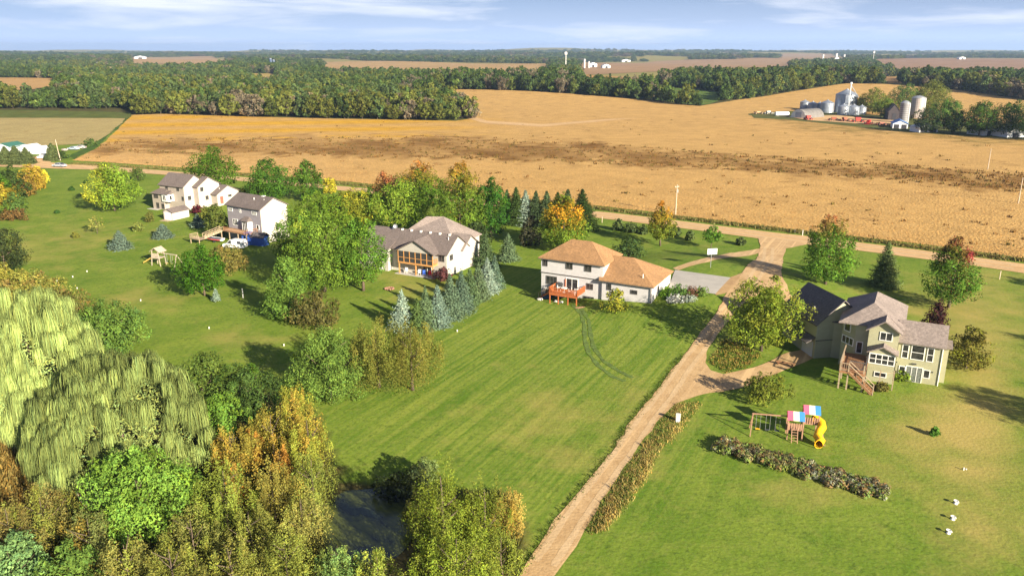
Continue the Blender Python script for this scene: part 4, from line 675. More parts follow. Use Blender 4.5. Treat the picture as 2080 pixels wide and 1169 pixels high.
# ------------------------------------------------------------------ vehicles
TYRE = plain('tyre_rubber', (.02, .02, .02), .9, .1); CARGL = glassy('car_glass')
def vehicle(name, label, cat, loc, rz, L_, W_, prof, glass, col, rz_extra=0):
    """prof: side outline (x,z); glass: list of side window outlines"""
    t = thing(name, label, cat, loc, rz); m = MB(); n = len(prof); ins = lambda z: W_/2-max(0, z-.95)*.16
    v = [(x, -ins(z), z) for x, z in prof]+[(x, ins(z), z) for x, z in prof]; m.add(v, [tuple(range(n))[::-1], tuple(range(n, 2*n))]+[(i, (i+1) % n, n+(i+1) % n, n+i) for i in range(n)]); b = m.build('body', col, t)
    for g_ in glass['side']:
        for s in (-1, 1): MB().add([(x, s*(ins(z)+.012), z) for x, z in g_], [tuple(range(len(g_)))]).build('side_window', CARGL, t)
    for (x0, z0), (x1, z1), nm in glass['end']: MB().add([(x0, -ins(z0)+.1, z0), (x0, ins(z0)-.1, z0), (x1, ins(z1)-.1, z1), (x1, -ins(z1)+.1, z1)], [(0, 1, 2, 3)]).build(nm, CARGL, t)
    for x in (L_*.19, L_*.81):
        for s in (-1, 1):
            wh = MB().tube([(x, s*(W_/2-.2), .33), (x, s*(W_/2+.02), .33)], .33, 14).build('wheel', TYRE, t); MB().tube([(x, s*(W_/2-.02), .33), (x, s*(W_/2+.035), .33)], .19, 10).build('rim', METAL, wh)
    for s in (-1, 1): MB().box(-.03, .05, s*W_*.36-.14, s*W_*.36+.14, .62, .78).build('headlight', TRIM, t); MB().box(L_-.05, L_+.03, s*W_*.40-.09, s*W_*.40+.09, .7, .95).build('tail_light', plain('tail_red', (.5, .02, .02), .3), t)
    return t
WPAINT = plain('white_car_paint', (.72, .73, .76), .25, .04); SIL = plain('silver_car_paint', (.36, .39, .44), .25, .05)
vp = P(458, 502); vehicle('white_van', 'white panel van parked behind the grey house', 'van', tuple(vp), math.radians(-18), 4.8, 1.9, [(0, .35), (0, .8), (.2, .98), (1.0, 1.1), (1.7, 1.85), (2.1, 1.98), (4.6, 1.95), (4.8, 1.6), (4.85, .4)], {'side': [[(1.15, 1.15), (1.75, 1.78), (2.2, 1.8), (2.2, 1.15)], [(3.6, 1.2), (3.6, 1.75), (4.45, 1.75), (4.5, 1.2)]], 'end': [((1.02, 1.12), (1.69, 1.86), 'windshield'), ((4.84, 1.2), (4.70, 1.82), 'rear_window')]}, WPAINT)
cp = P(108, 339.5); vehicle('silver_car', 'silver car driving on the gravel road at the left', 'car', (cp[0], cp[1]+.6, cp[2]+.12), math.radians(-16), 4.9, 1.85, [(0, .35), (0, .72), (.9, .92), (1.7, 1.42), (3.1, 1.45), (4.1, 1.0), (4.85, .92), (4.9, .38)], {'side': [[(1.25, .98), (1.8, 1.36), (2.4, 1.38), (2.4, .98)], [(2.5, .98), (2.5, 1.38), (3.1, 1.38), (3.75, 1.0)]], 'end': [((.95, .96), (1.66, 1.43), 'windshield'), ((4.05, 1.04), (3.16, 1.46), 'rear_window')]}, SIL)
tp = P(80, 323); vehicle('white_pickup', 'white pickup truck in the yard drive by the spruces', 'pickup', tuple(tp), math.radians(80), 5.4, 2.0, [(0, .4), (0, 1.0), (1.4, 1.12), (2.0, 1.8), (3.3, 1.8), (3.4, 1.15), (5.4, 1.1), (5.4, .45)], {'side': [[(1.65, 1.2), (2.1, 1.7), (3.2, 1.7), (3.2, 1.2)]], 'end': [((1.45, 1.16), (1.96, 1.79), 'windshield')]}, WPAINT)
# boat, playhouse
bp = P(414, 488); bo = thing('boat', 'small white boat with red stripe on a trailer by the van', 'boat', tuple(bp), math.radians(-22)); st = [(0, .05, .95), (1.2, .55, .9), (2.8, .85, .82), (4.6, .85, .8), (5.2, .8, .8)]; v = []
for x, hw, zt in st: v += [(x, -hw, zt), (x, -hw*.7, .45), (x, 0, .3), (x, hw*.7, .45), (x, hw, zt)]
MB().add(v, [(i*5+j, i*5+j+1, i*5+j+6, i*5+j+5) for i in range(4) for j in range(4)]+[(20, 21, 22, 23, 24)]).build('hull', WPAINT, bo); MB().add([(x, y*hw*.92, zt-.06) for x, hw, zt in st for y in (-1, 1)], [(i*2, i*2+1, i*2+3, i*2+2) for i in range(4)]).build('deck', plain('boat_cover', (.09, .09, .12), .7, .2), bo)
for s in (-1, 1): MB().add([(x, s*(hw+.015), zt-d) for x, hw, zt in st[1:] for d in (.05, .22)], [(i*2, i*2+1, i*2+3, i*2+2) for i in range(3)]).build('stripe', PLR, bo); MB().tube([(3.6, s*.9, .28), (3.6, s*.72, .28)], .28, 10).build('wheel', TYRE, bo)
MB().bar((-1.2, 0, .35), (4.8, 0, .25), .08).build('trailer_beam', METAL, bo)
sp_ = P(493, 496); ps = thing('blue_playhouse', 'blue wooden playhouse with dark roof next to the van', 'playhouse', tuple(sp_), math.radians(-20)); BLUP = plain('blue_paint', (.035, .10, .42), .6, .15); MB().box(0, 2.0, -.1, 1.9, 0, 2.5).build('tower_wall', BLUP, ps); MB().box(2.02, 5.4, 0, 2.0, 0, 1.9).build('wall', BLUP, ps); MB().prism([(-.25, 1.85), (1.0, 2.75), (2.25, 1.85), (2.25, 1.75), (1.0, 2.65), (-.25, 1.75)], 'x', 2.05, 5.6).build('roof', DKR, ps); MB().box(.35, 1.65, -.14, -.08, .1, 2.1).build('door', plain('lighter_blue_paint', (.08, .18, .55), .6, .1), ps)
for x in (.7, 1.3): MB().box(x-.2, x+.2, -.17, -.13, 1.2, 1.8).build('window', GLASS, ps)
# ------------------------------------------------------------------ play sets, hoop, posts
def playset_right():
    o = P(1612, 893); t = thing('play_set', 'wooden play set with striped roofs and yellow tube slide', 'play set', tuple(o), math.radians(-14)); WD = plain('play_wood', (.34, .19, .12), .8, .25, 4); YL = plain('yellow_plastic', (.78, .42, .01), .35, .06)
    ST = [plain('pink_canvas', (.62, .10, .18), .7, .08), plain('cream_canvas', (.75, .66, .45), .7, .06), plain('blue_canvas', (.04, .22, .58), .7, .08)]
    for (x0, y0, zt, fl) in ((-.7, 0, 2.45, 1.2), (1.0, 1.3, 2.75, 1.45)):
        for x in (x0, x0+1.5):
            for y in (y0, y0+1.5): MB().box(x-.06, x+.06, y-.06, y+.06, 0, zt-.1).build('post', WD, t)
        MB().box(x0, x0+1.5, y0, y0+1.5, fl-.08, fl).build('platform', WD, t)
        for i in range(6): MB().box(x0+.06+i*.24, x0+.2+i*.24, y0-.02, y0+.02, fl, fl+.75).build('slat', WD, t)
        k = 3
        for s in (0, 1):
            for i in range(k):
                xa, xb = x0-.12+1.74*i/k, x0-.12+1.74*(i+1)/k; ya, yb = (y0-.2, y0+.75) if s == 0 else (y0+1.7, y0+.75); MB().add([(xa, ya, zt-.1), (xb, ya, zt-.1), (xb, yb, zt+.55), (xa, yb, zt+.55), (xa, ya, zt-.13), (xb, ya, zt-.13), (xb, yb, zt+.52), (xa, yb, zt+.52)], [(0, 1, 2, 3), (7, 6, 5, 4), (0, 4, 5, 1), (1, 5, 6, 2), (2, 6, 7, 3), (3, 7, 4, 0)]).build('roof_stripe', ST[i], t)
    # swing beam on the left
    MB().bar((-.7, .75, 2.35), (-4.4, .75, 2.25), .11).build('swing_beam', WD, t)
    for y in (-.35, 1.85): MB().bar((-4.3, .75, 2.3), (-4.5, y, 0), .09).build('swing_leg', WD, t)
    for x, sw in ((-1.7, 1), (-2.7, 1), (-3.7, 0)):
        for dx in (-.22, .22): MB().tube([(x+dx, .75, 2.28), (x+dx, .75, .55)], .018, 5).build('swing_chain', METAL, t)
        MB().box(x-.24, x+.24, .62, .88, .5, .55).build('swing_seat', PLG if sw else YL, t)
    # tube slide
    pts = [(1.9, 1.9, 1.85), (2.4, 1.9, 1.8), (2.8, 1.5, 1.62), (2.85, .9, 1.38), (2.5, .35, 1.1), (2.3, -.2, .82), (2.6, -.75, .6), (2.35, -1.2, .48)]; MB().tube(pts, [.44]*6+[.45, .46], 14, False).build('tube_slide', YL, t, None, 0, True); MB().lathe([(.46, 0), (.52, 0), (.52, .1), (.46, .1)], 14).build('slide_rim', YL, t, (2.35, -1.22, .48)).rotation_euler = (PI/2, 0, .4)
    for a, b in (((2.9, .9, 1.0), (3.1, .8, 0)), ((2.7, -.6, .3), (3.1, -.6, 0))): MB().bar(a, b, .08).build('slide_prop', WD, t)
    l = MB()
    for s in (0, .6): l.bar((-.3+s, -.75, 0), (-.3+s, -.02, 1.4), .07)
    for i in range(5): l.bar((-.3, -.65+.14*i, .25*(i+1)), (.3, -.65+.14*i, .25*(i+1)), .05)
    l.build('ladder', WD, t); MB().box(-1.0, .9, -.3, 1.2, 0, .02); return t
playset_right()
def playset_left():
    o = P(318, 540); t = thing('old_play_set', 'weathered wooden play tower with slide on the left lawn', 'play set', tuple(o), math.radians(-20)); YL = plain('faded_yellow', (.62, .42, .10), .5, .1); OLD = plain('grey_wood', (.40, .33, .26), .9, .3, 4)
    for x in (-.9, .8):
        for y in (0, 1.5): MB().bar((x*1.25, y, 0), (x*.8, y, 3.0), .13).build('post', OLD, t)
    MB().box(-.9, .8, -.05, 1.6, 1.5, 1.6).build('platform', OLD, t)
    for i in range(5): MB().box(-.85+.34*i, -.6+.34*i, -.05, .0, 1.6, 2.5).build('slat', OLD, t)
    MB().prism([(-1.2, 2.8), (0, 3.6), (1.2, 2.8), (1.2, 2.72), (0, 3.5), (-1.2, 2.72)], 'y', -.2, 1.8).build('roof', OLD, t); MB().add([(-1.0, .2, 1.55), (-1.0, 1.0, 1.55), (-3.4, 1.0, .2), (-3.4, .2, .2), (-1.0, .2, 1.75), (-3.4, .2, .45), (-1.0, 1.0, 1.75), (-3.4, 1.0, .45)], [(0, 1, 2, 3), (0, 3, 5, 4), (1, 2, 7, 6)]).build('slide', YL, t)
    MB().bar((.8, .7, 2.5), (4.6, .7, 2.4), .13).build('swing_beam', OLD, t)
    for y in (-.6, 2.0): MB().bar((4.5, .7, 2.45), (4.8, y, 0), .11).build('swing_leg', OLD, t)
    for x in (1.9, 3.2):
        for dx in (-.22, .22): MB().tube([(x+dx, .7, 2.4), (x+dx, .7, .6)], .02, 5).build('swing_chain', METAL, t)
        MB().box(x-.25, x+.25, .56, .84, .54, .6).build('swing_seat', YL, t)
playset_left()
bh = P(1443, 543); b = thing('basketball_hoop', 'white basketball backboard on a pole by the apron', 'basketball hoop', tuple(bh), math.radians(10)); MB().tube([(0, 0, -.2), (0, 0, 2.4), (0, -.25, 2.9)], .06, 8).build('pole', METAL, b); bb_ = MB().box(-.9, .9, -.33, -.28, 2.5, 3.55).build('backboard', plain('backboard_white', (.80, .80, .82), .4, .03), b); MB().tube([(.22*math.cos(a), -.58+.22*math.sin(a), 2.75) for a in np.linspace(0, 2*PI, 14)], .02, 5).build('rim', plain('rim_orange', (.55, .12, .02), .5), b)
for x0_, x1_, z0_, z1_ in ((-.30, .30, 2.72, 2.76), (-.30, .30, 3.16, 3.20), (-.30, -.26, 2.76, 3.16), (.26, .30, 2.76, 3.16)): MB().box(x0_, x1_, -.336, -.331, z0_, z1_).build('target_line', plain('target_grey', (.35, .35, .38), .5), bb_)
POLEW = plain('pole_wood', (.46, .37, .27), .85, .2, 3)
def pole(x, yb, yt, label, arms=1, lean=0.):
    o = P(x, yb); h = top_height(o, yt); t = thing('utility_pole', label, 'utility pole', tuple(o), .6); MB().tube([(0, 0, -.3), (lean, 0, h)], [.17, .11], 8).build('pole', POLEW, t)
    if arms: MB().bar((lean-.7, 0, h-.45), (lean+.7, 0, h-.45), .10, .12).build('crossarm', POLEW, t); MB().tube([(lean+.3, 0, h-1.9), (lean+.3, 0, h-1.1)], .20, 10).build('transformer', METAL, t)
    for dx in ((-.6, 0, .6) if arms else (0,)): MB().tube([(lean+dx, 0, h-.4 if dx else h-.02), (lean+dx, 0, h-.2 if dx else h+.16)], .05, 6).build('insulator', PLW, t)
pole(1372, 436, 376, 'tall pale utility pole with transformer across the road from the white house'); pole(123, 326, 284, 'leaning pale pole beside the yard drive at the left', 0, -.6); pole(2006, 345, 303, 'thin utility pole in the ripe field at the right', 0); pole(2068, 414, 362, 'utility pole near the right edge in the ripe field', 0); pole(1984, 272, 240, 'pole among the farm trees at the right', 0)
def post(x, yb, h, label, mat=POLEW, r=.06, cat='post', name='post'):
    o = P(x, yb); t = thing(name, label, cat, tuple(o)); MB().box(-r, r, -r, r, -.2, h).build('shaft', mat, t); MB().box(-r*1.3, r*1.3, -r*1.3, r*1.3, h, h+.05).build('cap', mat, t); return t
post(2030, 567, 1.5, 'wooden post on the right lawn close to the road'); post(1223, 452, 1.4, 'wooden post by the road behind the white house', POLEW, .07); post(1630, 478, 1.2, 'pale marker post on the far side of the road', PLW, .05); post(494, 605, 1.6, 'white marker pipe on the lawn below the grey house', PLW, .06); post(1614, 474, 1.0, 'black mailbox post by the lane mouth', PLG, .06)
for x, y, lb in [(116, 571, 'white utility marker among others on the left lawn'), (148, 563, 'second white marker on the left lawn'), (177, 552, 'third white marker near the old play set'), (157, 586, 'white marker nearest the pale yellow tree'), (286, 611, 'white marker alone on the left lawn'), (425, 667, 'white pipe cap on the lower left lawn'), (929, 673, 'white marker on the open lawn by the spruces'), (577, 702, 'white pipe by the sandy streak')]: post(x, y, .24, lb, PLW, .06, 'marker', 'lawn_marker')
ub = P(1377, 856); u = thing('utility_box', 'white utility cabinet in the weeds beside the lane', 'utility box', tuple(ub), -.4); u.scale = (.6, .6, .9); MB().box(-.35, .35, -.3, .3, 0, 1.0).build('cabinet', PLW, u); MB().prism([(-.4, 1.0), (.4, 1.0), (.4, 1.06), (-.4, 1.12)], 'x', -.4, .4).build('lid', PLW, u)
for i, (x, y, lb) in enumerate([(1941, 1022, 'white stone ornament, uppermost on the right lawn'), (1935, 1054, 'white stone ornament, middle one on the right lawn'), (1926, 1082, 'white bowl ornament, lowest on the right lawn'), (1957, 954, 'single white stake on the right lawn')]):
    o = P(x, y); t = thing('lawn_ornament', lb, 'ornament', tuple(o)); t.scale = (.62, .62, .62); MB().lathe([(0, 0), (.32, 0), (.25, .12), (.10, .22), (.10, .34), (.36, .50), (.33, .53), (0, .42)] if i != 3 else [(0, 0), (.1, 0), (.1, .45), (0, .5)], 14).build('bowl', PLW, t); MB().blob((.42, .1, .14), .2, 90+i, (1, 1, .8), 0).build('stone', plain('pale_rock', (.45, .43, .40)), t)
lg = P(1595, 742); l = thing('log_bench', 'brown timber rail bench at the garage drive of the green house', 'bench', tuple(lg), -.5); MB().box(-1.2, 1.2, -.2, .2, .38, .46).build('seat', BROWNWOOD, l)
for x in (-.9, .9): MB().box(x-.1, x+.1, -.18, .18, -.05, .38).build('leg', BROWNWOOD, l)
# ------------------------------------------------------------------ the farm
def bin_mat():
    m, t, b, N, Lk = nodes_of('corrugated_steel'); tc = N('ShaderNodeTexCoord').outputs['Object']; Lk(noise_mix(t, N, Lk, tc, (.26, .30, .36), (.42, .46, .53), .35, 4), b.inputs['Base Color']); b.inputs['Roughness'].default_value = .42; b.inputs['Metallic'].default_value = .55
    sx = N('ShaderNodeSeparateXYZ'); Lk(tc, sx.inputs[0]); mu = N('ShaderNodeMath'); mu.operation = 'MULTIPLY'; mu.inputs[1].default_value = 7; Lk(sx.outputs[2], mu.inputs[0]); sn = N('ShaderNodeMath'); sn.operation = 'SINE'; Lk(mu.outputs[0], sn.inputs[0]); bp = N('ShaderNodeBump'); bp.inputs['Strength'].default_value = .5; bp.inputs['Distance'].default_value = .06; Lk(sn.outputs[0], bp.inputs['Height']); Lk(bp.outputs[0], b.inputs['Normal']); return m
BIN = bin_mat()
def grain_bin(x, yb, yt, wp, label, group='grain bins on the farm'):
    o = P(x, yb); h = top_height(o, yt); r = wp*mpp(o)/2; t = thing('grain_bin', label, 'grain bin', tuple(o), 0, group); hw = h*.78; MB().lathe([(r, -.5), (r, hw)], 28).build('wall', BIN, t); rf = MB().lathe([(r*1.03, hw-.05), (r*.12, h-.15), (r*.12, h), (0, h)], 28).build('roof', BIN, t)
    for k in range(7): z = hw*(k+.6)/7; MB().lathe([(r+.01, z), (r+.05, z+.06), (r+.01, z+.12)], 28).build('hoop', METAL, t)
    MB().bar((0, -r-.12, 0), (0, -r-.12, hw), .35, .06).build('ladder', METAL, t); MB().tube([(0, 0, h-.1), (0, 0, h+.35)], .3, 8).build('cap', METAL, rf)
for x, yb, yt, wp, lb in [(1634, 222, 203, 19, 'small grain bin at the left end of the bins'), (1650, 224, 206, 19, 'second small grain bin from the left'), (1664, 224, 207, 14, 'third small grain bin, partly hidden'), (1679, 229, 203, 26, 'low wide grain bin left of the tall bins'), (1716, 229, 181, 42, 'tallest grain bin with a peaked roof'), (1712, 234, 211, 22, 'low grain bin in front of the tallest one'), (1733, 234, 212, 22, 'low grain bin right of the front one'), (1749, 233, 213, 18, 'grain bin half behind the farm trees')]: grain_bin(x, yb, yt, wp, lb)
eo = P(1722, 231); e = thing('grain_elevator', 'thin grain elevator leg rising above the tallest bin', 'elevator', tuple(eo)); MB().bar((0, 0, 0), (0, 0, 18.5), .5).build('leg', METAL, e); MB().bar((0, 0, 18), (5.5, -1, 10), .35).build('spout', METAL, e); MB().box(-.6, .6, -.5, .5, 18.4, 19.6).build('head', METAL, e)
def quonset():
    a, b_ = P(1608, 238), P(1672, 240); o = (a+b_)/2; L_ = float(np.hypot(*(b_-a)[:2])); t = thing('round_roof_shed', 'grey round roofed machine shed with a white end', 'shed', tuple(o), .62); r = 5.4; pr = [(r*math.cos(q), r*.98*math.sin(q)) for q in np.linspace(0, PI, 17)]; MB().prism(pr+[(-r, -.6), (r, -.6)], 'x', -L_/2, L_/2).build('shell', plain('weathered_steel', (.15, .14, .135), .7, .2, .6), t, None, 0); MB().prism([(y*.985, z*.985) for y, z in pr]+[(-r*.98, -.5), (r*.98, -.5)], 'x', -L_/2-.12, -L_/2-.01).build('end_wall', PLW, t); MB().box(-L_/2-.2, -L_/2-.12, -2, 2, 0, 3.6).build('door', plain('shed_door', (.35, .37, .42), .6), t)
quonset()
def silo(x, yb, yt, wp, label, c):
    o = P(x, yb); h = top_height(o, yt); r = wp*mpp(o)/2; t = thing('silo', label, 'silo', tuple(o)); MB().lathe([(r, -.5), (r, h-1.6)], 24).build('wall', plain(c[0], c[1], .8, .15, .5), t); MB().lathe([(r*1.03, h-1.6), (r*1.03, h-1.2), (r*.5, h-.3), (0, h)], 24).build('dome', METAL, t)
    for k in range(10): z = (h-2)*(k+.5)/10; MB().lathe([(r+.01, z), (r+.05, z+.08), (r+.01, z+.16)], 24).build('hoop', METAL, t)
    MB().bar((r*.7, -r*.8, 0), (r*.7, -r*.8, h-1.6), .5, .3).build('chute', METAL, t)
silo(1834, 250, 204, 18, 'darker lower silo of the pair', ('stave_dark', (.20, .19, .20))); silo(1861, 240, 194, 26, 'pale taller silo of the pair', ('stave_pale', (.42, .36, .33)))
def barn(x, yb, wp, hm, dm, label, wm, rm, rz=0., doors=2, name='farm_shed', roof=1.6, cat='shed', eave=None):
    o = P(x, yb); L_ = wp*mpp(o); t = thing(name, label, cat, tuple(o), rz); ze = eave or hm*.66; MB().prism([(-L_/2, -.8), (L_/2, -.8), (L_/2, ze), (0, hm), (-L_/2, ze)], 'y', 0, dm).build('wall', wm, t); MB().prism([(-L_/2-.4, ze-.15), (0, hm+.2), (L_/2+.4, ze-.15), (L_/2+.4, ze-.3), (0, hm+.03), (-L_/2-.4, ze-.3)], 'y', -.3, dm+.3).build('roof', rm, t)
    for i in range(doors): c = -L_/2+L_*(i+.5)/doors; MB().box(c-L_*.17, c+L_*.17, -.08, .02, 0, ze*.82).build('door', plain('dark_doorway', (.03, .03, .04), .8), t)
BLM = plain('blue_white_metal', (.45, .55, .72), .5, .05); WHM = plain('white_metal', (.72, .73, .76), .5, .05)
barn(1828, 262, 28, 4.2, 12, 'white garage with two dark doors and blue roof below the silos', WHM, plain('blue_roof', (.10, .22, .50), .5), -.35); barn(2008, 276, 30, 4.5, 9, 'white house half hidden by the big farm trees', WHM, GREYR, .4, 1, 'farm_house', cat='house'); barn(2062, 280, 40, 4.2, 9, 'white building at the right edge under the trees', WHM, METAL, .2, 1, 'farm_house', cat='building'); barn(1815, 245, 22, 9, 16, 'dark round topped barn left of the silos', plain('barn_dark', (.05, .04, .045), .8), DKR, -.3, 1, 'barn', cat='barn', eave=5); barn(1885, 270, 40, 4.2, 8, 'low white farm building in the tree shade', WHM, METAL, .1, 2, 'farm_building', cat='building')
def implement(x, y, label, L_, c, rz=0, tall=1.6):
    o = P(x, y); t = thing('farm_implement', label, 'farm machine', tuple(o), rz); m = plain(c[0], c[1], .5, .15); MB().box(-L_/2, L_/2, -.5, .5, .9, 1.15).build('frame', m, t); MB().prism([(-1.1, 1.15), (1.1, 1.15), (1.5, tall+.9), (-1.5, tall+.9)], 'y', -.8, .8).build('hopper', m, t); MB().bar((L_/2, 0, 1), (L_/2+2.2, 0, .5), .16).build('hitch', m, t)
    for k in range(5): xx = -L_/2+L_*k/4; MB().bar((xx, -1.6, .4), (xx, 1.6, .4), .2).build('tool_bar', m, t)
    for s in (-1, 1):
        for xx in (-L_*.28, L_*.28): wh = MB().tube([(xx, s*1.7, .75), (xx, s*1.25, .75)], .75, 14).build('wheel', TYRE, t); MB().tube([(xx, s*1.72, .75), (xx, s*1.24, .75)], .35, 10).build('rim', m, wh)
RD = ('machine_red', (.45, .035, .025)); RU = ('rust_red', (.30, .09, .05))
for x, y, lb, L_, c, rz, tl in [(1641, 244, 'bright red farm wagon in front of the round roofed shed', 4, RD, .3, 1.8), (1693, 246, 'rusty red cultivator left of the big red one', 7, RU, -.2, 1.3), (1715, 247, 'rust red disc implement with tall wheels', 6, RU, .5, 1.5), (1742, 249, 'big red tillage machine in the row', 8, RD, -.1, 2.0), (1764, 253, 'red machine at the right end of the row', 6, RD, .9, 1.7), (1790, 255, 'low rusty machine between the row and the garage', 6, RU, .1, .9), (1540, 232, 'long pale auger wagon at the field edge', 7, ('machine_tan', (.45, .28, .14)), .1, .9), (1560, 232, 'white wheeled planter left of the round roofed shed', 6, ('machine_white', (.55, .52, .48)), .4, 1.2)]: implement(x, y, lb, L_, c, rz, tl)
tk = P(1588, 236); k = thing('white_tank', 'long white tank lying beside the round roofed shed', 'tank', tuple(tk), .1); MB().tube([(-4.6, 0, 1.5), (-4.2, 0, 1.5), (4.2, 0, 1.5), (4.6, 0, 1.5)], [.5, 1.2, 1.2, .5], 14).build('tank_body', WHM, k)
for x in (-3, 3): MB().box(x-.2, x+.2, -1, 1, -.2, .8).build('saddle', CONC, k)
# far farms
def far_barn(x, yb, wp, h, label, wm, rm): barn(x, yb, wp, h, 14, label, wm, rm, .2, 1, 'far_barn', cat='barn')
REDW = plain('barn_red', (.35, .05, .045), .7)
for a in [(208, 137, 18, 8, 'white barn in the woods at the far left', WHM, METAL), (463, 147, 16, 11, 'red barn in the woods left of centre', REDW, WHM), (446, 146, 12, 6, 'white shed beside the far red barn', WHM, METAL), (285, 120, 22, 14, 'long white farm building far left near the horizon', WHM, METAL), (1232, 139, 16, 9, 'white barn right of the mast', WHM, METAL), (1205, 137, 16, 11, 'pale farm building beside the far silos', WHM, METAL), (1272, 126, 18, 10, 'low white shed on the brown hill', WHM, METAL), (1700, 124, 14, 12, 'small white barn by the three far silos', WHM, GREYR), (1657, 131, 16, 7, 'white building below the far silos', WHM, METAL), (1955, 121, 14, 9, 'tiny white barn on the far brown field', WHM, METAL)]: far_barn(*a)
SILB = ('stave_blue', (.05, .09, .18)); SILW = ('stave_white', (.60, .58, .56))
for x, yb, yt, wp, lb, c in [(551, 139, 118, 5, 'left one of two dark blue silos in the far wood', SILB), (557, 139, 121, 5, 'right one of two dark blue silos in the far wood', SILB), (200, 138, 126, 5, 'white silo at the far left barn', SILW), (1187, 139, 119, 4, 'pale silo beside the mast farm, taller one', SILW), (1196, 139, 124, 4, 'pale silo beside the mast farm, shorter one', SILW), (1671, 122, 110, 4, 'left one of three silos near the horizon', SILW), (1698, 121, 108, 5, 'middle one of three silos near the horizon', SILW), (1714, 122, 110, 4, 'right one of three silos near the horizon', SILW)]: silo(x, yb, yt, wp, lb, c)
def mast(x, yb, yt, label, r):
    o = P(x, yb); h = top_height(o, yt); t = thing('radio_mast', label, 'mast', tuple(o)); MB().tube([(0, 0, 0), (0, 0, h)], [r, r*.6], 8).build('shaft', PLW, t)
    for a in range(3): MB().box(-r*3+.1, r*3, -r, r, h-2-a*1.6, h-1-a*1.6).build('antenna', PLW, t)
mast(1149, 144, 105, 'white cell mast rising to the horizon', .9); mast(1773, 128, 104, 'thin mast near the right horizon', .8)
# sheds at the left edge of the road
barn(48, 311, 26, 3.0, 7, 'white shed behind the roadside spruces', WHM, WHM, -.25, 0); barn(70, 313, 20, 2.6, 6, 'second white shed beside the pickup', WHM, WHM, -.25, 0); barn(6, 309, 40, 3.4, 8, 'long shed with a green roof at the left edge', WHM, plain('green_roof', (.04, .14, .10), .5), -.2, 0)
for i, (x, y, L_, lb) in enumerate([(140, 304, 4.5, 'old pale blue car among scrap by the hay field'), (152, 302, 4.2, 'old grey car among scrap by the hay field')]):
    o = P(x, y); vehicle('scrap_car', lb, 'car', tuple(o), .3*i-.2, 4.5, 1.8, [(0, .3), (0, .75), (1, .9), (1.6, 1.4), (3.1, 1.42), (3.9, .95), (4.5, .9), (4.5, .35)], {'side': [[(1.3, .95), (1.7, 1.34), (3.0, 1.35), (3.5, .98)]], 'end': [((1.03, .93), (1.57, 1.38), 'windshield')]}, [plain('faded_blue', (.35, .42, .5), .5), plain('faded_grey', (.4, .38, .38), .5)][i])
for i, (x, y) in enumerate([(163, 300), (132, 306), (90, 303)]): tag(MB().blob((0, 0, .4), .9, 120+i, (1.6, 1, .55)).build('scrap_heap', plain('scrap', (.42, .34, .32), .8, .4, 3), None, tuple(P(x, y))), ['scrap heap right of the old cars', 'scrap heap left of the old cars', 'pale heap behind the pickup'][i], 'heap')
# ------------------------------------------------------------------ trees and shrubs of the gardens
T = tree
T('maple', 233, 428, 337, 98, LIME, 'round maple with a yellow left side on the wide left lawn', cfn=sidetint(YEL, (-.9, .1), 1.0))
T('oval', 432, 392, 303, 92, GRN, 'tall green tree behind the beige house by the road', c2=LIME)
T('oval', 549, 410, 328, 90, (.045, .10, .014), 'dark green tree behind the grey house, between house and road', c2=GRN)
T('oval', 626, 408, 328, 60, (.05, .11, .014), 'narrower dark green tree right of the other, by the road', c2=LIME)
T('bush', 520, 400, 375, 60, OLV, 'low brownish hedge shrub behind the grey house', 'shrub')
T('bush', 668, 392, 360, 30, YEL, 'small yellow tree at the roadside behind the group', 'shrub')
T('maple', 785, 418, 352, 52, (.12, .09, .02), 'small maple turning red, left end of the roadside maples', cfn=toptint((.20, .07, .03), .2, .8))
T('maple', 852, 432, 336, 106, GRN, 'wide maple with rusty orange top left of the tall maple', cfn=toptint((.26, .10, .02), .45, .95))
T('maple', 936, 486, 336, 98, (.08, .13, .016), 'tall maple with orange brown top behind the porch house', cfn=toptint((.27, .13, .02), .55, .98))
T('oval', 998, 482, 365, 64, (.035, .10, .014), 'deep green upright tree right of the tall maple', c2=GRN)
T('oval', 968, 512, 452, 56, (.05, .075, .025), 'grey green tree at the right end of the porch house')
for i, (x, yb, yt, wp, c) in enumerate([(1030, 452, 385, 30, SPR), (1048, 455, 381, 30, MOS), (1067, 455, 386, 32, BLU), (1088, 457, 388, 32, SPR), (1110, 459, 388, 33, SPR), (1132, 462, 390, 36, MOS), (1152, 455, 384, 34, SPR), (1181, 466, 384, 46, MOS)]):
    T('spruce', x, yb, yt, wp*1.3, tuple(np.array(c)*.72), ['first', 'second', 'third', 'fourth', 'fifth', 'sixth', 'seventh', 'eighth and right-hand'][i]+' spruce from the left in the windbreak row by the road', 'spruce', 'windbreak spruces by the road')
T('maple', 1145, 508, 402, 100, (.085, .13, .015), 'maple with a bright orange middle behind the white house', cfn=lambda q, cb, rng: cb+(np.array((.50, .20, .015))-cb)*(np.clip(1-np.abs(q[:, 2]-.66)/.30, 0, 1)*np.clip(.75+.4*q[:, 0]-.3*q[:, 1], 0, 1)*rng.uniform(.6, 1.1, len(q)))[:, None])
T('bush', 1078, 500, 440, 40, (.05, .05, .03), 'bare grey brown tree in shade left of the orange maple')
T('spruce', 1032, 528, 474, 42, (.075, .11, .055), 'lone spruce on the lawn left of the white house', 'spruce')
T('spruce', 986, 540, 476, 46, SPR, 'dull green spruce beside the right wall of the porch house', 'spruce')
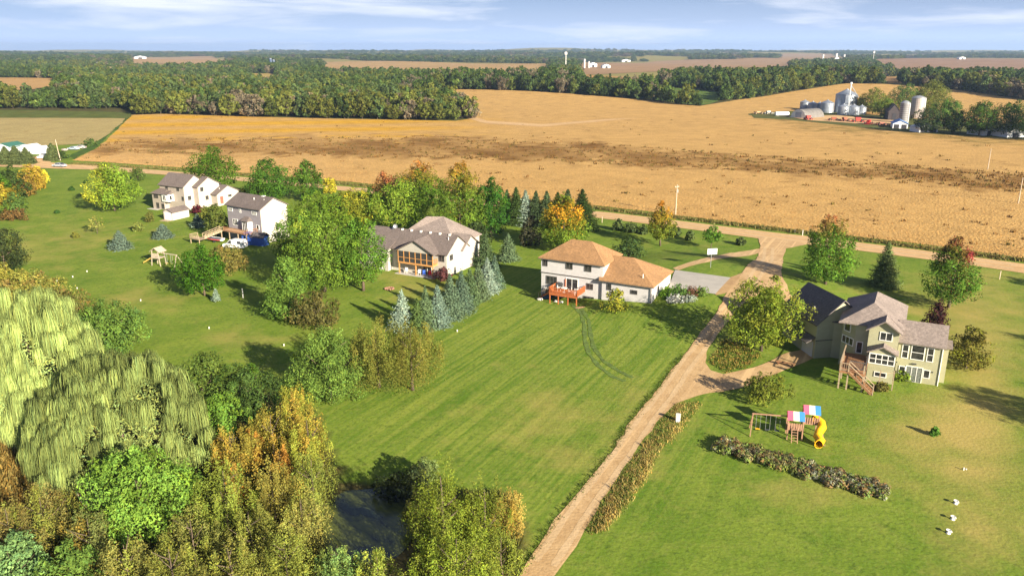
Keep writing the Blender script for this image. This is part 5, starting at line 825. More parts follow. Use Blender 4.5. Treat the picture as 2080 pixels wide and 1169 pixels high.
# group between the grey house and the porch house
T('oval', 655, 478, 398, 112, LIME, 'yellow green tree at the back of the big group left of the porch house', c2=GRN)
T('oval', 718, 462, 388, 92, YGR, 'pale yellow tree at the back of the big group', c2=YEL)
T('oval', 752, 455, 385, 70, GRN, 'green tree between the pale yellow tree and the porch house roof')
T('oval', 818, 465, 372, 118, LIME, 'light green tree behind the left roof of the porch house', c2=(.17, .19, .03))
T('maple', 606, 540, 428, 88, (.065, .125, .018), 'mid green tree nearest the grey house wall', c2=YGR)
T('maple', 660, 592, 445, 142, (.105, .165, .022), 'biggest lime green tree in the group left of the porch house', c2=GRN)
T('oval', 738, 590, 442, 92, (.075, .155, .020), 'tall green tree whose crown touches the porch house', c2=LIME)
T('cone', 588, 642, 522, 96, (.085, .145, .025), 'light green pine at the lower left of the big group', 'pine', leafk=.85)
T('bush', 642, 660, 598, 92, (.075, .07, .022), 'dark olive round shrub below the big group', 'shrub')
T('oval', 416, 600, 502, 92, (.050, .125, .012), 'round green tree on the lawn below the white van', c2=GRN, clear=.18)
T('bush', 462, 552, 500, 74, (.11, .10, .025), 'olive shrub beside the round tree below the van', 'shrub', c2=TANL)
T('bush', 443, 478, 415, 44, (.075, .095, .02), 'tall olive shrub at the left wall of the grey house', 'shrub')
T('bush', 418, 445, 420, 20, (.09, .10, .02), 'small olive shrub between the beige house and the grey house', 'shrub')
T('bush', 401, 432, 418, 22, (.07, .015, .02), 'dark red bush at the foot of the beige house', 'bush')
T('oval', 198, 474, 440, 30, (.16, .16, .04), 'thin sapling with a pale leaning trunk on the left lawn', 'sapling', nk=.3, clear=.35)
T('bush', 306, 450, 430, 18, (.12, .12, .03), 'young staked sapling left of the small garden shed', 'sapling', nk=.4)
T('spruce', 245, 505, 468, 40, (.11, .155, .115), 'small spruce on the left lawn, left one of two', 'spruce')
T('spruce', 332, 483, 455, 36, (.11, .155, .115), 'small spruce on the left lawn, right one of two', 'spruce')
T('spruce', 402, 461, 435, 24, (.13, .18, .13), 'little pale spruce below the red bush', 'spruce')
T('bush', 281, 469, 450, 16, (.11, .13, .03), 'little shrub between the two small lawn spruces', 'shrub')
T('bush', 154, 483, 472, 10, OLV, 'tiny shrub left of the leaning sapling', 'shrub')
T('bush', 116, 433, 428, 8, DRK, 'tiny dark bush alone in the middle of the left lawn', 'shrub')
T('bush', 146, 387, 380, 9, DRK, 'tiny bush left of the yellow sided maple', 'shrub')
T('bush', 176, 372, 366, 9, DRK, 'tiny bush on the lawn close to the road', 'shrub')
T('oval', 35, 442, 392, 40, (.07, .12, .03), 'slim poplar over brush at the left edge of the lawn', c2=LIME)
T('bush', 30, 446, 425, 50, BRO, 'dry brown brush round the foot of the slim poplar', 'brush')
T('bush', 280, 366, 344, 30, (.06, .09, .02), 'bush by the road behind the yellow sided maple', 'shrub')
T('spruce', 440, 612, 588, 15, (.12, .16, .12), 'knee high spruce below the round green tree', 'spruce')
for x, yb, yt, wp, c, lb in [(-20, 412, 335, 70, GRN, 'green tree cut by the left edge below the road'), (28, 402, 340, 60, (.05, .08, .02), 'green roadside bush at the left edge'), (68, 384, 336, 52, (.26, .17, .025), 'yellow orange bush by the road at the left'), (52, 398, 356, 46, (.17, .10, .03), 'rusty brown bush in front of the yellow orange one'), (84, 374, 340, 30, YEL, 'small bright yellow bush at the end of the roadside hedge'), (5, 415, 372, 50, (.20, .14, .02), 'amber bush at the left edge of the lawn')]:
    T('bush', x, yb, yt, wp, c, lb, 'bush', c2=YEL if c[0] > .1 else None)
for i, (x, yb, yt, wp) in enumerate([(-8, 332, 298, 34), (14, 333, 297, 32), (34, 333, 296, 32), (55, 333, 300, 32), (108, 326, 291, 28)]):
    T('spruce', x, yb, yt, wp, (.075, .095, .035), ['cut off spruce', 'first whole spruce', 'second spruce', 'third spruce', 'single dark spruce right of the yard drive'][i]+(' from the left in front of the white sheds' if i < 4 else ''), 'spruce')
T('bush', 125, 322, 308, 26, (.05, .08, .02), 'dark bush at the foot of the leaning pole', 'bush')
T('bush', 185, 296, 282, 24, (.05, .08, .02), 'bush at the corner of the mown hay field', 'bush')
T('oval', 12, 560, 466, 80, (.035, .05, .02), 'dark pine like tree cut by the left edge of the lawn', c2=OLV)
# spruces beside the lawn, front to back
for i, (x, yb, yt, wp, c, q) in enumerate([(818, 668, 590, 50, BLU, 'silver blue spruce at the near end of the garden row'), (848, 672, 606, 40, (.075, .115, .035), 'yellowish green spruce second in the garden row'), (866, 668, 582, 44, (.085, .125, .06), 'tall green spruce third in the garden row'), (890, 662, 578, 50, (.12, .17, .13), 'blue green spruce fourth in the garden row'), (915, 645, 556, 54, (.095, .14, .085), 'broad grey green spruce fifth in the garden row'),
                                       (938, 632, 548, 48, (.10, .15, .10), 'grey green spruce sixth in the garden row'), (955, 618, 546, 40, (.075, .115, .05), 'green spruce seventh in the garden row'), (972, 607, 533, 44, (.085, .12, .06), 'dull green spruce eighth in the garden row'), (990, 595, 524, 42, BLU, 'silver blue spruce near the far end of the garden row'), (1005, 585, 520, 36, (.10, .15, .10), 'last spruce at the far end of the garden row')]):
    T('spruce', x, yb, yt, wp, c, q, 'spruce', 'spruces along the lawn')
T('bush', 900, 570, 545, 34, (.09, .035, .035), 'wine red bush at the porch house corner', 'bush')
T('wands', 770, 786, 632, 128, (.135, .145, .028), 'left half of the big olive willow on the lawn edge', 'tree', c2=(.17, .15, .035))
T('wands', 838, 792, 640, 132, (.130, .138, .026), 'right half of the big olive willow on the lawn edge', 'tree', c2=(.16, .14, .03))
T('cone', 672, 808, 668, 150, (.100, .160, .030), 'wide bright green pine at the corner of the open lawn', 'pine', leafk=.8, nk=1.1)
# around the white house and the lane
T('maple', 1341, 499, 412, 50, (.10, .125, .015), 'slim maple turning orange on the grass by the road', cfn=toptint((.36, .15, .02), .35, .9, None, .9), clear=.17)
T('round', 1444, 505, 462, 35, (.06, .125, .015), 'small ball shaped green tree on the grass by the road', 'tree', clear=.3)
T('bush', 1276, 524, 486, 58, (.05, .085, .025), 'feathery dark shrub behind the white house roof', 'shrub')
for x, yb, yt, wp, lb in [(1256, 468, 446, 22, 'first low shrub of the hedge line behind the white house'), (1282, 472, 452, 28, 'second low shrub of the hedge line behind the white house'), (1306, 475, 458, 20, 'third low shrub left of the slim orange maple'), (1401, 488, 468, 16, 'wispy sapling left of the ball shaped tree'), (1372, 478, 462, 22, 'low shrub right of the slim orange maple'), (1505, 497, 484, 20, 'small shrub by the mouth of the lane')]:
    T('bush', x, yb, yt, wp, (.065, .09, .03), lb, 'shrub')
T('bush', 1248, 634, 588, 44, (.21, .20, .025), 'round golden shrub against the white house back wall', 'shrub', c2=LIME)
T('maple', 1676, 577, 441, 98, (.070, .135, .018), 'large maple with a red brown top right of the lane mouth', cfn=toptint((.19, .075, .03), .6, .95, None, 1.2), c2=GRN, clear=.10)
T('spruce', 1794, 582, 492, 55, (.088, .115, .040), 'single spruce between the two tall maples on the right', 'spruce')
T('maple', 1926, 624, 488, 100, (.070, .135, .018), 'tall maple with a crimson top on the right lawn', cfn=toptint((.21, .026, .032), .45, .78, (.85, .1), 1.5), clear=.12)
T('cone', 1899, 672, 609, 46, PUR, 'dark purple ornamental tree behind the green house', 'tree')
T('bush', 1962, 748, 672, 84, (.105, .095, .022), 'big olive bush at the right wall of the green house', 'bush', c2=YGR)
T('round', 1546, 712, 573, 128, (.105, .145, .016), 'broad green tree on the island beside the gravel lane', c2=(.19, .20, .03), clear=.12)
T('bush', 1553, 812, 760, 82, (.14, .165, .025), 'yellow green shrub where the branch drive leaves the lane', 'shrub')
T('bush', 1899, 884, 868, 13, (.06, .13, .02), 'tiny round bush alone on the right lawn', 'bush')
T('bush', 1790, 792, 778, 30, (.12, .11, .03), 'low plant at the foot of the stair of the green house', 'plant')
T('bush', 1832, 770, 752, 34, (.12, .17, .02), 'yellow green plant below the big windows of the green house', 'plant')
for x, yb, yt, wp, c, lb in [(1352, 605, 584, 24, GRN, 'leafy green plant at the garage corner'), (1378, 604, 580, 36, (.07, .13, .03), 'tall green plant in the garage bed'), (1405, 602, 583, 30, (.10, .05, .03), 'reddish plant in the garage bed'), (1425, 600, 583, 26, (.09, .14, .03), 'light green plant at the lane end of the garage bed'), (1372, 613, 600, 34, (.36, .36, .33), 'white flowering plant along the edge of the garage bed'), (1402, 612, 600, 26, (.24, .27, .22), 'pale flowering plant at the front of the garage bed')]:
    T('bush', x, yb, yt, wp, c, lb, 'plant', name='garden_plant', leafk=.7)
# ------------------------------------------------------------------ the wet corner: willows and scrub
T('willow', 95, 890, 598, 300, (.23, .285, .090), 'large weeping willow at the left edge, the upper one', 'willow', nk=1.5)
T('willow', 262, 955, 722, 345, (.225, .28, .086), 'wide weeping willow, the lower right one', 'willow', nk=1.5)
T('willow', -60, 800, 590, 200, (.23, .285, .090), 'weeping willow cut by the left edge of the picture', 'willow', nk=.7)
T('oval', 218, 722, 620, 150, (.075, .125, .022), 'dense blue green tree behind the upper weeping willow', c2=(.05, .10, .03), nk=1.3)
T('oval', 60, 660, 560, 150, (.15, .15, .03), 'yellowish tree behind the willows at the left edge', c2=TANL, nk=1.2)
T('oval', 135, 670, 592, 110, (.10, .105, .028), 'brown green tree between the willows and the left lawn', c2=BRO)
T('oval', 10, 640, 540, 90, (.16, .15, .03), 'pale yellow tree above the willows at the left edge', c2=YEL)
T('oval', 420, 862, 718, 120, (.075, .11, .022), 'dark green tree right of the lower weeping willow', c2=DRK)
T('oval', 505, 862, 738, 112, (.045, .075, .02), 'dark tree between the weeping willow and the yellow scrub', c2=GRN)
T('oval', 455, 905, 800, 90, (.075, .14, .022), 'fresh green tree in the gap of the dark trees', c2=LIME)
T('oval', 295, 1085, 922, 190, (.105, .185, .030), 'light green spreading tree below the lower weeping willow', c2=LIME, nk=1.25)
W = [(600, 905, 770, 100, (.22, .19, .03), 'yellow scrub willow at the lawn corner'), (560, 950, 818, 110, (.20, .155, .03), 'golden scrub willow behind the first orange patch'), (632, 960, 828, 100, (.21, .19, .03), 'yellow scrub willow along the straight lawn edge'), (478, 985, 858, 90, (.21, .15, .03), 'amber scrub willow right of the weeping willow'), (640, 1050, 905, 96, (.17, .165, .035), 'olive yellow scrub willow above the pond, nearest the lawn'), (560, 1060, 925, 120, (.20, .15, .035), 'tan scrub willow in the middle of the thicket'), (465, 1075, 928, 130, (.165, .17, .03), 'green gold scrub willow right of the light green tree'),
     (620, 1130, 985, 110, (.19, .15, .04), 'straw coloured scrub willow on the pond bank'), (520, 1150, 1020, 120, (.17, .145, .035), 'dull gold scrub willow low in the thicket'), (400, 1165, 1030, 130, (.15, .13, .035), 'brownish scrub willow below the light green tree'), (590, 1215, 1070, 120, (.16, .15, .03), 'scrub willow at the bottom edge under the pond bank'), (480, 1225, 1085, 120, (.17, .14, .035), 'scrub willow at the bottom edge, middle of the thicket'), (360, 1230, 1085, 120, (.15, .125, .03), 'scrub willow at the bottom edge below the brownish one'), (270, 1215, 1080, 110, (.16, .13, .035), 'scrub willow at the bottom edge left of the others'),
     (100, 1110, 985, 150, (.17, .125, .04), 'tan brush with long stems at the left bottom'), (190, 1150, 1030, 120, (.20, .19, .06), 'pale yellow leaved shrub at the bottom left'), (30, 1130, 1010, 100, (.16, .11, .035), 'brown brush at the left edge low down'), (690, 1200, 1090, 90, (.15, .20, .06), 'pale green shrub on the near bank of the pond'), (770, 1225, 1110, 100, (.17, .17, .03), 'yellow green shrub at the bottom edge by the pond'),
     (900, 1150, 925, 150, (.165, .175, .022), 'tall yellow green willow right of the pond'), (985, 1140, 962, 120, (.16, .165, .022), 'yellow green willow on the lawn side right of the pond'), (930, 1240, 1060, 190, (.165, .18, .022), 'yellow green willow at the bottom edge right of the pond'), (1035, 1085, 990, 70, (.27, .17, .045), 'rusty orange brush between the pond willows and lawn'), (850, 1075, 1000, 60, (.14, .12, .03), 'amber shrub hanging over the right pond bank'), (1020, 1180, 1070, 80, (.17, .17, .03), 'low yellow green brush beside the lane edge')]
for x, yb, yt, wp, c, lb in W: T('wands', x, yb, yt, wp, (c[0]*.88, c[1]*1.06, c[2]), lb, 'willow scrub' if c[1] > .13 else 'brush', 'willow scrub round the pond', c2=(.24, .165, .03) if c[0] > .19 else (.15, .17, .03))
for x, yb, yt, wp, lb in [(455, 960, 875, 40, 'orange leaved shrub right of the lower weeping willow'), (520, 955, 870, 44, 'orange leaved shrub in the thicket beside the amber willow'), (482, 1040, 930, 40, 'rust coloured shrub in the gap of the thicket'), (575, 1000, 895, 40, 'orange brown shrub behind the lawn edge willows')]:
    T('wands', x, yb, yt, wp, (.29, .15, .030), lb, 'shrub', c2=(.22, .18, .04))
T('oval', 868, 985, 925, 40, (.12, .16, .05), 'pale green sapling at the head of the pond', 'sapling')
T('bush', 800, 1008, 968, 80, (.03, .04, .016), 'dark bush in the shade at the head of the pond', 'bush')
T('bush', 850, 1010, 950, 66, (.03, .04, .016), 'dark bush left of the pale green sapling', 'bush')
T('bush', 30, 1190, 1100, 130, (.10, .17, .06), 'pale blue green shrub in the bottom left corner', 'bush')
T('bush', 150, 1200, 1110, 110, (.09, .15, .03), 'light green shrub beside the bottom left corner', 'bush')
# marsh weeds, bank weeds and roadside weeds
def scatter_px(poly, n, rng):
    q = np.array(poly, float); lo, hi = q.min(0), q.max(0); out = []
    while len(out) < n:
        s = rng.uniform(lo, hi, (n*2, 2)); out += list(s[inpoly(s, q)])
    return PA(out[:n])
r9 = np.random.default_rng(9)
s1 = scatter_px([(-60, 880), (100, 870), (140, 950), (190, 1010), (60, 1040), (-60, 1030)], 2600, r9); s2 = np.vstack([scatter_px([(100, 960), (560, 860), (635, 835), (650, 900), (680, 1000), (670, 1169), (100, 1200)], 2200, r9), scatter_px([(850, 1020), (1030, 1010), (1050, 1090), (1035, 1169), (850, 1169)], 900, r9)])
s2 = s2[np.hypot((s2[:, 0]-POND[0])/5.4, (s2[:, 1]-POND[1])/6.4) > 1.05]
stuff('marsh_weeds', 'brown and olive weeds on the wet ground under the willows', 'weeds', [tuft(s1, r9.uniform(.4, 1.1, len(s1)), .5, (.17, .12, .035), r9, 6, .06), tuft(s2, r9.uniform(.4, 1.0, len(s2)), .5, (.10, .10, .025), r9, 6, .06)])
s3 = scatter_px([(1375, 822), (1400, 814), (1425, 818), (1404, 848), (1378, 882), (1340, 915), (1324, 948), (1302, 985), (1262, 1040), (1225, 1078), (1196, 1086), (1194, 1072), (1248, 985), (1284, 934), (1305, 906), (1338, 858)], 2100, r9)
pp = np.array([proj(*q) for q in s3]); mixk = np.clip((pp[:, 0]-np.interp(pp[:, 1], [815, 1085], [1378, 1194]))/40, 0, 1)[:, None]
stuff('lane_weeds', 'tall dry weeds in a strip along the right edge of the lane', 'weeds', [tuft(s3, r9.uniform(.05, .24, len(s3))*(1+.9*(r9.uniform(size=len(s3)) < .08)), .35, np.where(r9.uniform(size=(len(s3), 1)) < .30+.25*np.sin(pp[:, :1]*.09), (.10, .12, .028), (1-mixk)*np.array((.19, .14, .05))+mixk*np.array((.33, .25, .08))), r9, 6, .04)])
def along(px, n, wid, rng):
    c = PA(px)[:, :2]; d = np.r_[0, np.cumsum(np.hypot(*np.diff(c, axis=0).T))]; t = rng.uniform(0, d[-1], n); q = np.c_[np.interp(t, d, c[:, 0]), np.interp(t, d, c[:, 1])]+rng.normal(0, wid/2, (n, 2)); return np.c_[q, hgt(q[:, 0], q[:, 1])]
s4 = along([(150, 333), (400, 347), (560, 361), (700, 374), (1030, 405), (1210, 423), (1420, 448), (1700, 481), (1960, 514), (2080, 530), (2200, 545)], 9000, 1.6, r9)
stuff('roadside_weeds', 'grey green weeds on the far verge of the gravel road', 'weeds', [tuft(s4, r9.uniform(.18, .55, len(s4)), .4, np.where(r9.uniform(size=(len(s4), 1)) < .6, (.085, .085, .025), (.14, .11, .04)), r9, 4, .12)])
s5 = along([(1388, 719), (1348, 771), (1309, 819), (1272, 865), (1246, 910), (1221, 942), (1175, 996), (1140, 1035), (1093, 1103), (1051, 1168)], 900, .5, r9); s6 = scatter_px([(1440, 735), (1470, 690), (1520, 700), (1545, 720), (1520, 745), (1475, 757)], 900, r9)
stuff('lane_edge_grass', 'uncut grass along the lane and on the drive island', 'grass', [tuft(s5, r9.uniform(.06, .2, len(s5)), .2, (.07, .10, .018), r9, 4, .05), tuft(s6, r9.uniform(.07, .26, len(s6)), .3, np.where(r9.uniform(size=(len(s6), 1)) < .5, (.26, .19, .05), (.08, .12, .02)), r9, 5, .07)])
# darker weeds standing in the ripe crop
def crop_weeds():
    rng = np.random.default_rng(21); out = []; px = rng.uniform(120, 2080, 26000); py = rng.uniform(236, 520, 26000); Tt = np.interp(px, bx, bt); Bb = np.interp(px, bx, bb); k = (py > Tt)*(py < Bb); keep = rng.uniform(size=len(px)) < np.where(k, .55, .012+.05*(np.sin(px*.013+py*.09)+np.sin(px*.031-py*.05) > 1.25))
    W3 = PA(np.c_[px[keep], py[keep]]); ins = inpoly(W3, FIELD) & ~inpoly(W3, YARD); W3 = W3[ins]; n = len(W3)
    c = np.where(rng.uniform(size=(n, 1)) < .7, (.095, .052, .016), (.075, .058, .015)); stuff('crop_weeds', 'dark dry weeds standing in a band across the ripe field', 'weeds', [tuft(W3, rng.uniform(.3, .75, n), .9, c, rng, 7, .16)])
crop_weeds()
def standing_crop():
    rng = np.random.default_rng(22); px = rng.uniform(150, 2080, 30000); u = rng.uniform(0, 1, 30000); hi = np.interp(px, [150, 400, 700, 1210, 1700, 2080], [326, 343, 369, 418, 476, 524]); lo_ = np.interp(px, bx, bb)+2; py = hi-(hi-lo_)*u**1.5
    W3 = PA(np.c_[px, py]); W3 = W3[inpoly(W3, FIELD)]; n = len(W3); c = np.where(rng.uniform(size=(n, 1)) < .8, (.37, .235, .092), (.30, .18, .06)); stuff('standing_crop', 'dry tan crop plants standing in the near part of the field', 'crop', [tuft(W3, rng.uniform(.12, .34, n), .5, c, rng, 3, .06)])
standing_crop()
# flower bed on the right lawn
def flower_bed():
    rng = np.random.default_rng(31); a, b = P(1458, 905)[:2], P(1800, 1003)[:2]; n = 800; t = rng.uniform(0, 1, n); ax = (b-a); nr = np.array((-ax[1], ax[0]))/np.hypot(*ax); q = a+ax*t[:, None]+nr*(rng.uniform(-1.7, 1.7, n)*(.78+.22*np.sin(t*37)+.12*np.sin(t*91)))[:, None]; C = np.c_[q, hgt(q[:, 0], q[:, 1])]; tall = (.62-.30*t)*rng.uniform(.6, 1.15, n)*(1-.35*np.abs(rng.uniform(-1, 1, n)))
    k = 30; i = np.repeat(np.arange(n), k); d = unit(rng.normal(size=(n*k, 3))+np.array((0, 0, .4))); Pn = C[i]+np.c_[d[:, :2]*.42, d[:, 2:]*.35]+np.c_[np.zeros((n*k, 2)), tall[i]*rng.uniform(.35, 1, n*k)]; Pn[:, 2] = np.maximum(Pn[:, 2], .05)
    pal = np.array([(.15, .135, .06), (.10, .12, .035), (.085, .075, .045), (.11, .15, .035), (.17, .11, .05), (.20, .20, .14), (.12, .07, .05)]); cc = pal[(rng.integers(0, 5, n)+(t < .22)*rng.integers(0, 2, n)+(t > .55)*1) % 7]
    V, F = quads(Pn, d, .24*rng.uniform(.6, 1.4, n*k), rng, .6); s_ = tag(link('flower_bed', np_mesh('flower_bed', V, F, LEAF, np.repeat(jit(cc[i], n*k, rng, .2, .1), 3, 0))), 'long bed of dense fading flowers across the right lawn', 'flower bed', None, 'stuff')
flower_bed()
# bleached dead shrub
rd = np.random.default_rng(5); dm = MB()
for k in range(16):
    a = rd.uniform(0, 6.28); l = rd.uniform(1.6, 3.0); b = (math.cos(a)*.5, math.sin(a)*.3, 0); e = (b[0]+math.cos(a)*l*.35, b[1]+math.sin(a)*l*.3, l); dm.tube([b, ((b[0]+e[0])/2+rd.normal(0, .12), (b[1]+e[1])/2, l*.5), e], [.05, .035, .012], 5)
pd = P(190, 1035); tag(dm.build('dead_shrub', plain('dead_wood', (.42, .36, .33), .8), None, tuple(pd)), 'bleached dead shrub with bare stems under the lower weeping willow', 'dead shrub')
# ------------------------------------------------------------------ trees of the farm
for x, yb, yt, wp, c, lb in [(1772, 232, 182, 54, (.105, .12, .022), 'wide yellow green tree right of the grain bins'), (1795, 240, 202, 44, (.085, .125, .02), 'lower green tree in front of the yellow green farm tree'), (1838, 222, 174, 60, (.06, .095, .022), 'dark green tree behind the silos'), (1888, 232, 165, 64, (.10, .115, .025), 'tall loose olive tree right of the silos'), (1918, 262, 202, 62, (.06, .11, .02), 'green tree in front of the tall olive tree'), (1880, 270, 224, 50, (.028, .045, .016), 'dark tree over the low farm building'), (1936, 272, 226, 44, (.035, .06, .016), 'dark green tree beside the white farm house'), (1988, 276, 206, 62, (.055, .10, .018), 'big round tree left of the last farm tree'), (2048, 278, 206, 76, (.048, .085, .018), 'biggest farm tree near the right edge'), (2100, 285, 212, 70, (.05, .09, .018), 'farm tree cut by the right edge'), (1748, 230, 200, 24, (.06, .075, .035), 'grey green tree overlapping the grain bins')]:
    T('oval' if wp > 50 else 'round', x, yb, yt, wp, c, lb, 'tree', 'trees round the farm', c2=tuple(v*1.35 for v in c))
# trees just beyond the right edge whose shadows cross the lawn
for (x, y, h, w_, lb) in [(71, 70, 9.5, 9, 'green tree beyond the right edge, the nearest one'), (88, 90, 9, 8, 'green tree beyond the right edge, the second one'), (84, 80, 8, 6, 'slim tree beyond the right edge between the other two'), (104, 122, 8, 7, 'green tree beyond the right edge near the road')]:
    T('oval', 0, 0, 0, 0, (.06, .12, .015), lb, at=(x, y, 0), hw=(h, w_))
# ------------------------------------------------------------------ woodland beyond the fields
def far_protos():
    out = []; rng = np.random.default_rng(77)
    pal = [((.052, .084, .020), (.085, .11, .024)), ((.040, .064, .020), (.055, .085, .02)), ((.082, .104, .024), (.11, .12, .026)), ((.058, .088, .030), (.09, .095, .034)), ((.112, .122, .026), (.085, .11, .024)), ((.12, .10, .065), (.15, .125, .085)), ((.050, .078, .026), (.08, .10, .024))]
    for i, (c, c2) in enumerate(pal*2):
        w_, h = rng.uniform(8, 12), rng.uniform(10.5, 14); pr = ['round', 'oval', 'maple', 'bush'][i % 4]; V, F, C = crown(rng, w_, h*.10, h, c, pr, 1.0, 1500, 36, 1.3, None, c2)
        tb = trunk_mb(rng, h, .22, h*.1, w_, 4); tv = np.array(tb.v); tq = np.array([t_ for f in tb.f if len(f) == 4 for t_ in ((f[0], f[1], f[2]), (f[0], f[2], f[3]))])
        me = np_mesh('far_tree_%d' % i, np.vstack([V, tv]), np.vstack([F, tq+len(V)]), LEAF, np.vstack([C, np.tile((.09, .075, .06), (len(tv), 1))])); out.append((me, i % 7))
    return out
PROTO = far_protos()
MARKS = [(60, 'above the white sheds'), (150, 'above the leaning pole'), (270, 'above the hay field'), (350, 'above the beige house'), (430, 'above the left end of the field'), (510, 'above the grey house'), (590, 'above the two dark green trees'), (670, 'above the roadside yellow tree'), (750, 'above the big tree group'), (830, 'above the red maple'), (930, 'above the porch house'), (1060, 'left on the ridge'), (1200, 'middle of the ridge'), (1440, 'right on the ridge'), (9999, 'beyond the farm')]
def woodland():
    rng = np.random.default_rng(99); rows = []; d = 455.
    while d < 7400:
        sp = max(7.6, d/118); xs = np.arange(-.80*d-60, .80*d+60, sp); rows.append(np.c_[xs+rng.uniform(-.45, .45, len(xs))*sp, d+rng.uniform(-.5, .5, len(xs))*sp, np.full(len(xs), sp)]); d += sp*(.95 if d < 1500 else 1.25)
    W_ = np.vstack(rows); xy = W_[:, :2]; ok = np.ones(len(W_), bool)
    for poly in [FIELD, HAY, CORN, MEADOW, YARD]+FARW: ok &= ~inpoly(xy, poly)
    z = hgt(xy[:, 0], xy[:, 1]); px, py = proj(xy[:, 0], xy[:, 1], z)
    ok &= (py < 250) & ~((px > 1440) & (py > 206)) & (px > -160) & (px < 2240)
    ok &= ~((px < 272) & (py > 221))
    hp = 11.0*FPX/(xy[:, 1]*cP+35*sP)          # how far up the picture a tree reaches: keep the far fields in sight
    for q, (pl, _) in enumerate(FARFIELDS):
        lim = {0: 212, 6: 184}.get(q, 999)
        for k in (0, .5, 1.): ok &= ~(inpoly(np.c_[px, py-hp*k], pl) & (py < lim))
    # open ground between the woods: broad glades, more of them farther off
    g = np.sin(xy[:, 0]*.0052+1.3*np.sin(xy[:, 1]*.0021))*np.cos(xy[:, 1]*.0043+.8)+.4*np.sin(xy[:, 0]*.013+xy[:, 1]*.008); ok &= ~((g > np.interp(xy[:, 1], [700, 1000, 2500], [1.3, .72, .35])))
    W_ = W_[ok]; z = z[ok]; n = len(W_); sc = rng.uniform(.68, 1.16, n); wide = np.clip(W_[:, 2]/10.0, 1, 3.2)
    pn = np.sin(W_[:, 0]*.011+W_[:, 1]*.006)+np.sin(W_[:, 0]*.004-W_[:, 1]*.013+2); idx = (np.floor((pn+2)*1.2+rng.normal(0, 1.4, n)).astype(int)) % 14
    order = np.argsort(W_[:, 1]); near = order[:300]; rest = order[300:]; names = ['mid green', 'dark green', 'olive', 'grey green', 'yellow green', 'greyish bare', 'deep green']
    py_ = proj(W_[:, 0], W_[:, 1], z)[1]
    for i in near:
        me, ci = PROTO[idx[i]]; x_ = proj(W_[i, 0], W_[i, 1], z[i])[0]
        q = 0
        while q < len(MARKS)-1 and x_ > MARKS[q][0]: q += 1
        row = 'front row' if py_[i] > np.interp(x_, [0, 270, 930, 1440], [212, 232, 236, 205]) else 'second row' if py_[i] > np.interp(x_, [0, 270, 930, 1440], [204, 222, 226, 198]) else 'back rows'
        size = 'tall' if sc[i] > 1.0 else 'low' if sc[i] < .84 else 'middling'; lab = '%s %s tree, %s of the wood %s' % (size, names[ci], row, MARKS[q][1])
        o = link('woodland_tree', me, None, (W_[i, 0], W_[i, 1], z[i]-.1), rng.uniform(0, 6.28)); s = sc[i]; o.scale = (s, s, s*rng.uniform(.88, 1.12)); tag(o, lab, 'tree', 'edge trees: '+lab)
    # the rest of the wood is one mass
    me = bpy.data.meshes.new('woodland'); V = np.c_[W_[rest, :2], z[rest]-.1].astype(np.float32); me.vertices.add(len(V)); me.vertices.foreach_set('co', V.ravel())
    for nm, ty, val in (('idx', 'INT', idx[rest]), ('rz', 'FLOAT', rng.uniform(0, 6.28, len(rest)))):
        me.attributes.new(nm, ty, 'POINT').data.foreach_set('value', val.astype(np.int32 if ty == 'INT' else np.float32))
    sv = np.c_[sc[rest]*wide[rest], sc[rest]*wide[rest], sc[rest]*np.clip(wide[rest]**.12, 1, 1.3)*rng.uniform(.8, 1.15, len(rest))].astype(np.float32); me.attributes.new('sc', 'FLOAT_VECTOR', 'POINT').data.foreach_set('vector', sv.ravel())
    o = tag(link('woodland', me), 'mixed wood of green, olive and bare trees reaching to the horizon', 'woodland', None, 'stuff')
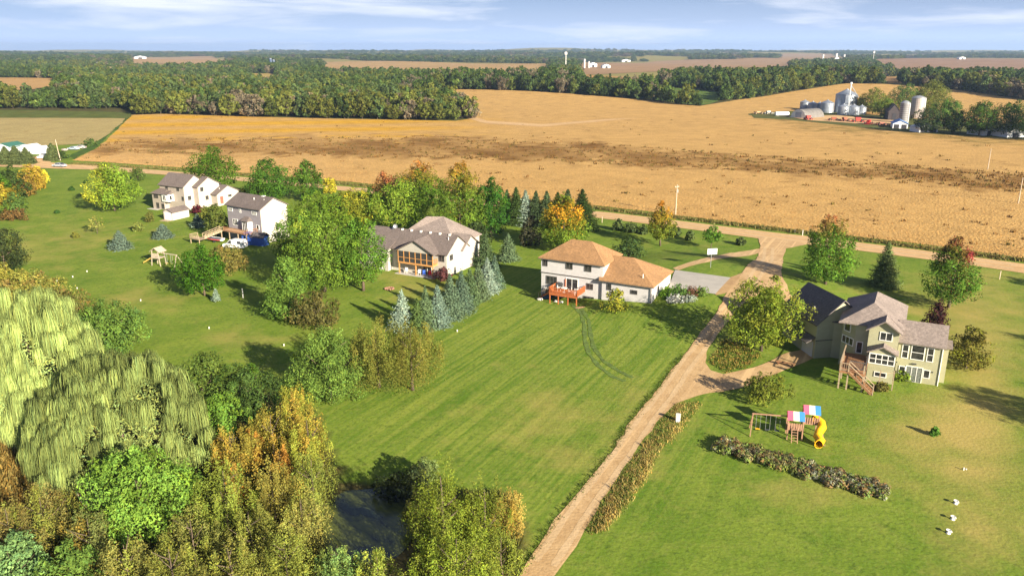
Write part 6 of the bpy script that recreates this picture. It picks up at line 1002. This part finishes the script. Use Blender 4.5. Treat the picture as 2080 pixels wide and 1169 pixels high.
    pc = bpy.data.collections.new('woodland_kinds')
    for i, (m_, _) in enumerate(PROTO): pc.objects.link(bpy.data.objects.new('kind_%02d' % i, m_))
    ng = bpy.data.node_groups.new('plant_woodland', 'GeometryNodeTree'); ng.interface.new_socket('Geometry', in_out='INPUT', socket_type='NodeSocketGeometry'); ng.interface.new_socket('Geometry', in_out='OUTPUT', socket_type='NodeSocketGeometry')
    N = ng.nodes.new; Lk = ng.links.new; gi = N('NodeGroupInput'); go = N('NodeGroupOutput'); ip = N('GeometryNodeInstanceOnPoints'); ci = N('GeometryNodeCollectionInfo'); ci.inputs['Collection'].default_value = pc; ci.inputs['Separate Children'].default_value = True; ci.inputs['Reset Children'].default_value = True
    def na(n_, t_):
        q = N('GeometryNodeInputNamedAttribute'); q.data_type = t_; q.inputs[0].default_value = n_; return q.outputs[0]
    cx = N('ShaderNodeCombineXYZ'); Lk(na('rz', 'FLOAT'), cx.inputs[2]); ip.inputs['Pick Instance'].default_value = True
    Lk(gi.outputs[0], ip.inputs['Points']); Lk(ci.outputs[0], ip.inputs['Instance']); Lk(na('idx', 'INT'), ip.inputs['Instance Index']); Lk(cx.outputs[0], ip.inputs['Rotation']); Lk(na('sc', 'FLOAT_VECTOR'), ip.inputs['Scale']); Lk(ip.outputs[0], go.inputs[0])
    md = o.modifiers.new('plant', 'NODES'); md.node_group = ng; print('woodland', len(rest))
woodland()
# ------------------------------------------------------------------ haze over the far country
def haze():
    m = bpy.data.materials.new('haze_air'); m.use_nodes = True; t = m.node_tree; t.nodes.clear(); o = t.nodes.new('ShaderNodeOutputMaterial'); v = t.nodes.new('ShaderNodeVolumePrincipled')
    v.inputs['Color'].default_value = (.50, .70, 1, 1); v.inputs['Density'].default_value = 0.85e-4; v.inputs['Anisotropy'].default_value = .2; t.links.new(v.outputs[0], o.inputs['Volume'])
    b = MB(); b.box(-14000, 14000, -400, 11500, -40, 95); tag(b.build('haze', m), 'thin blue haze over the far countryside', 'haze', None, 'stuff')
haze()
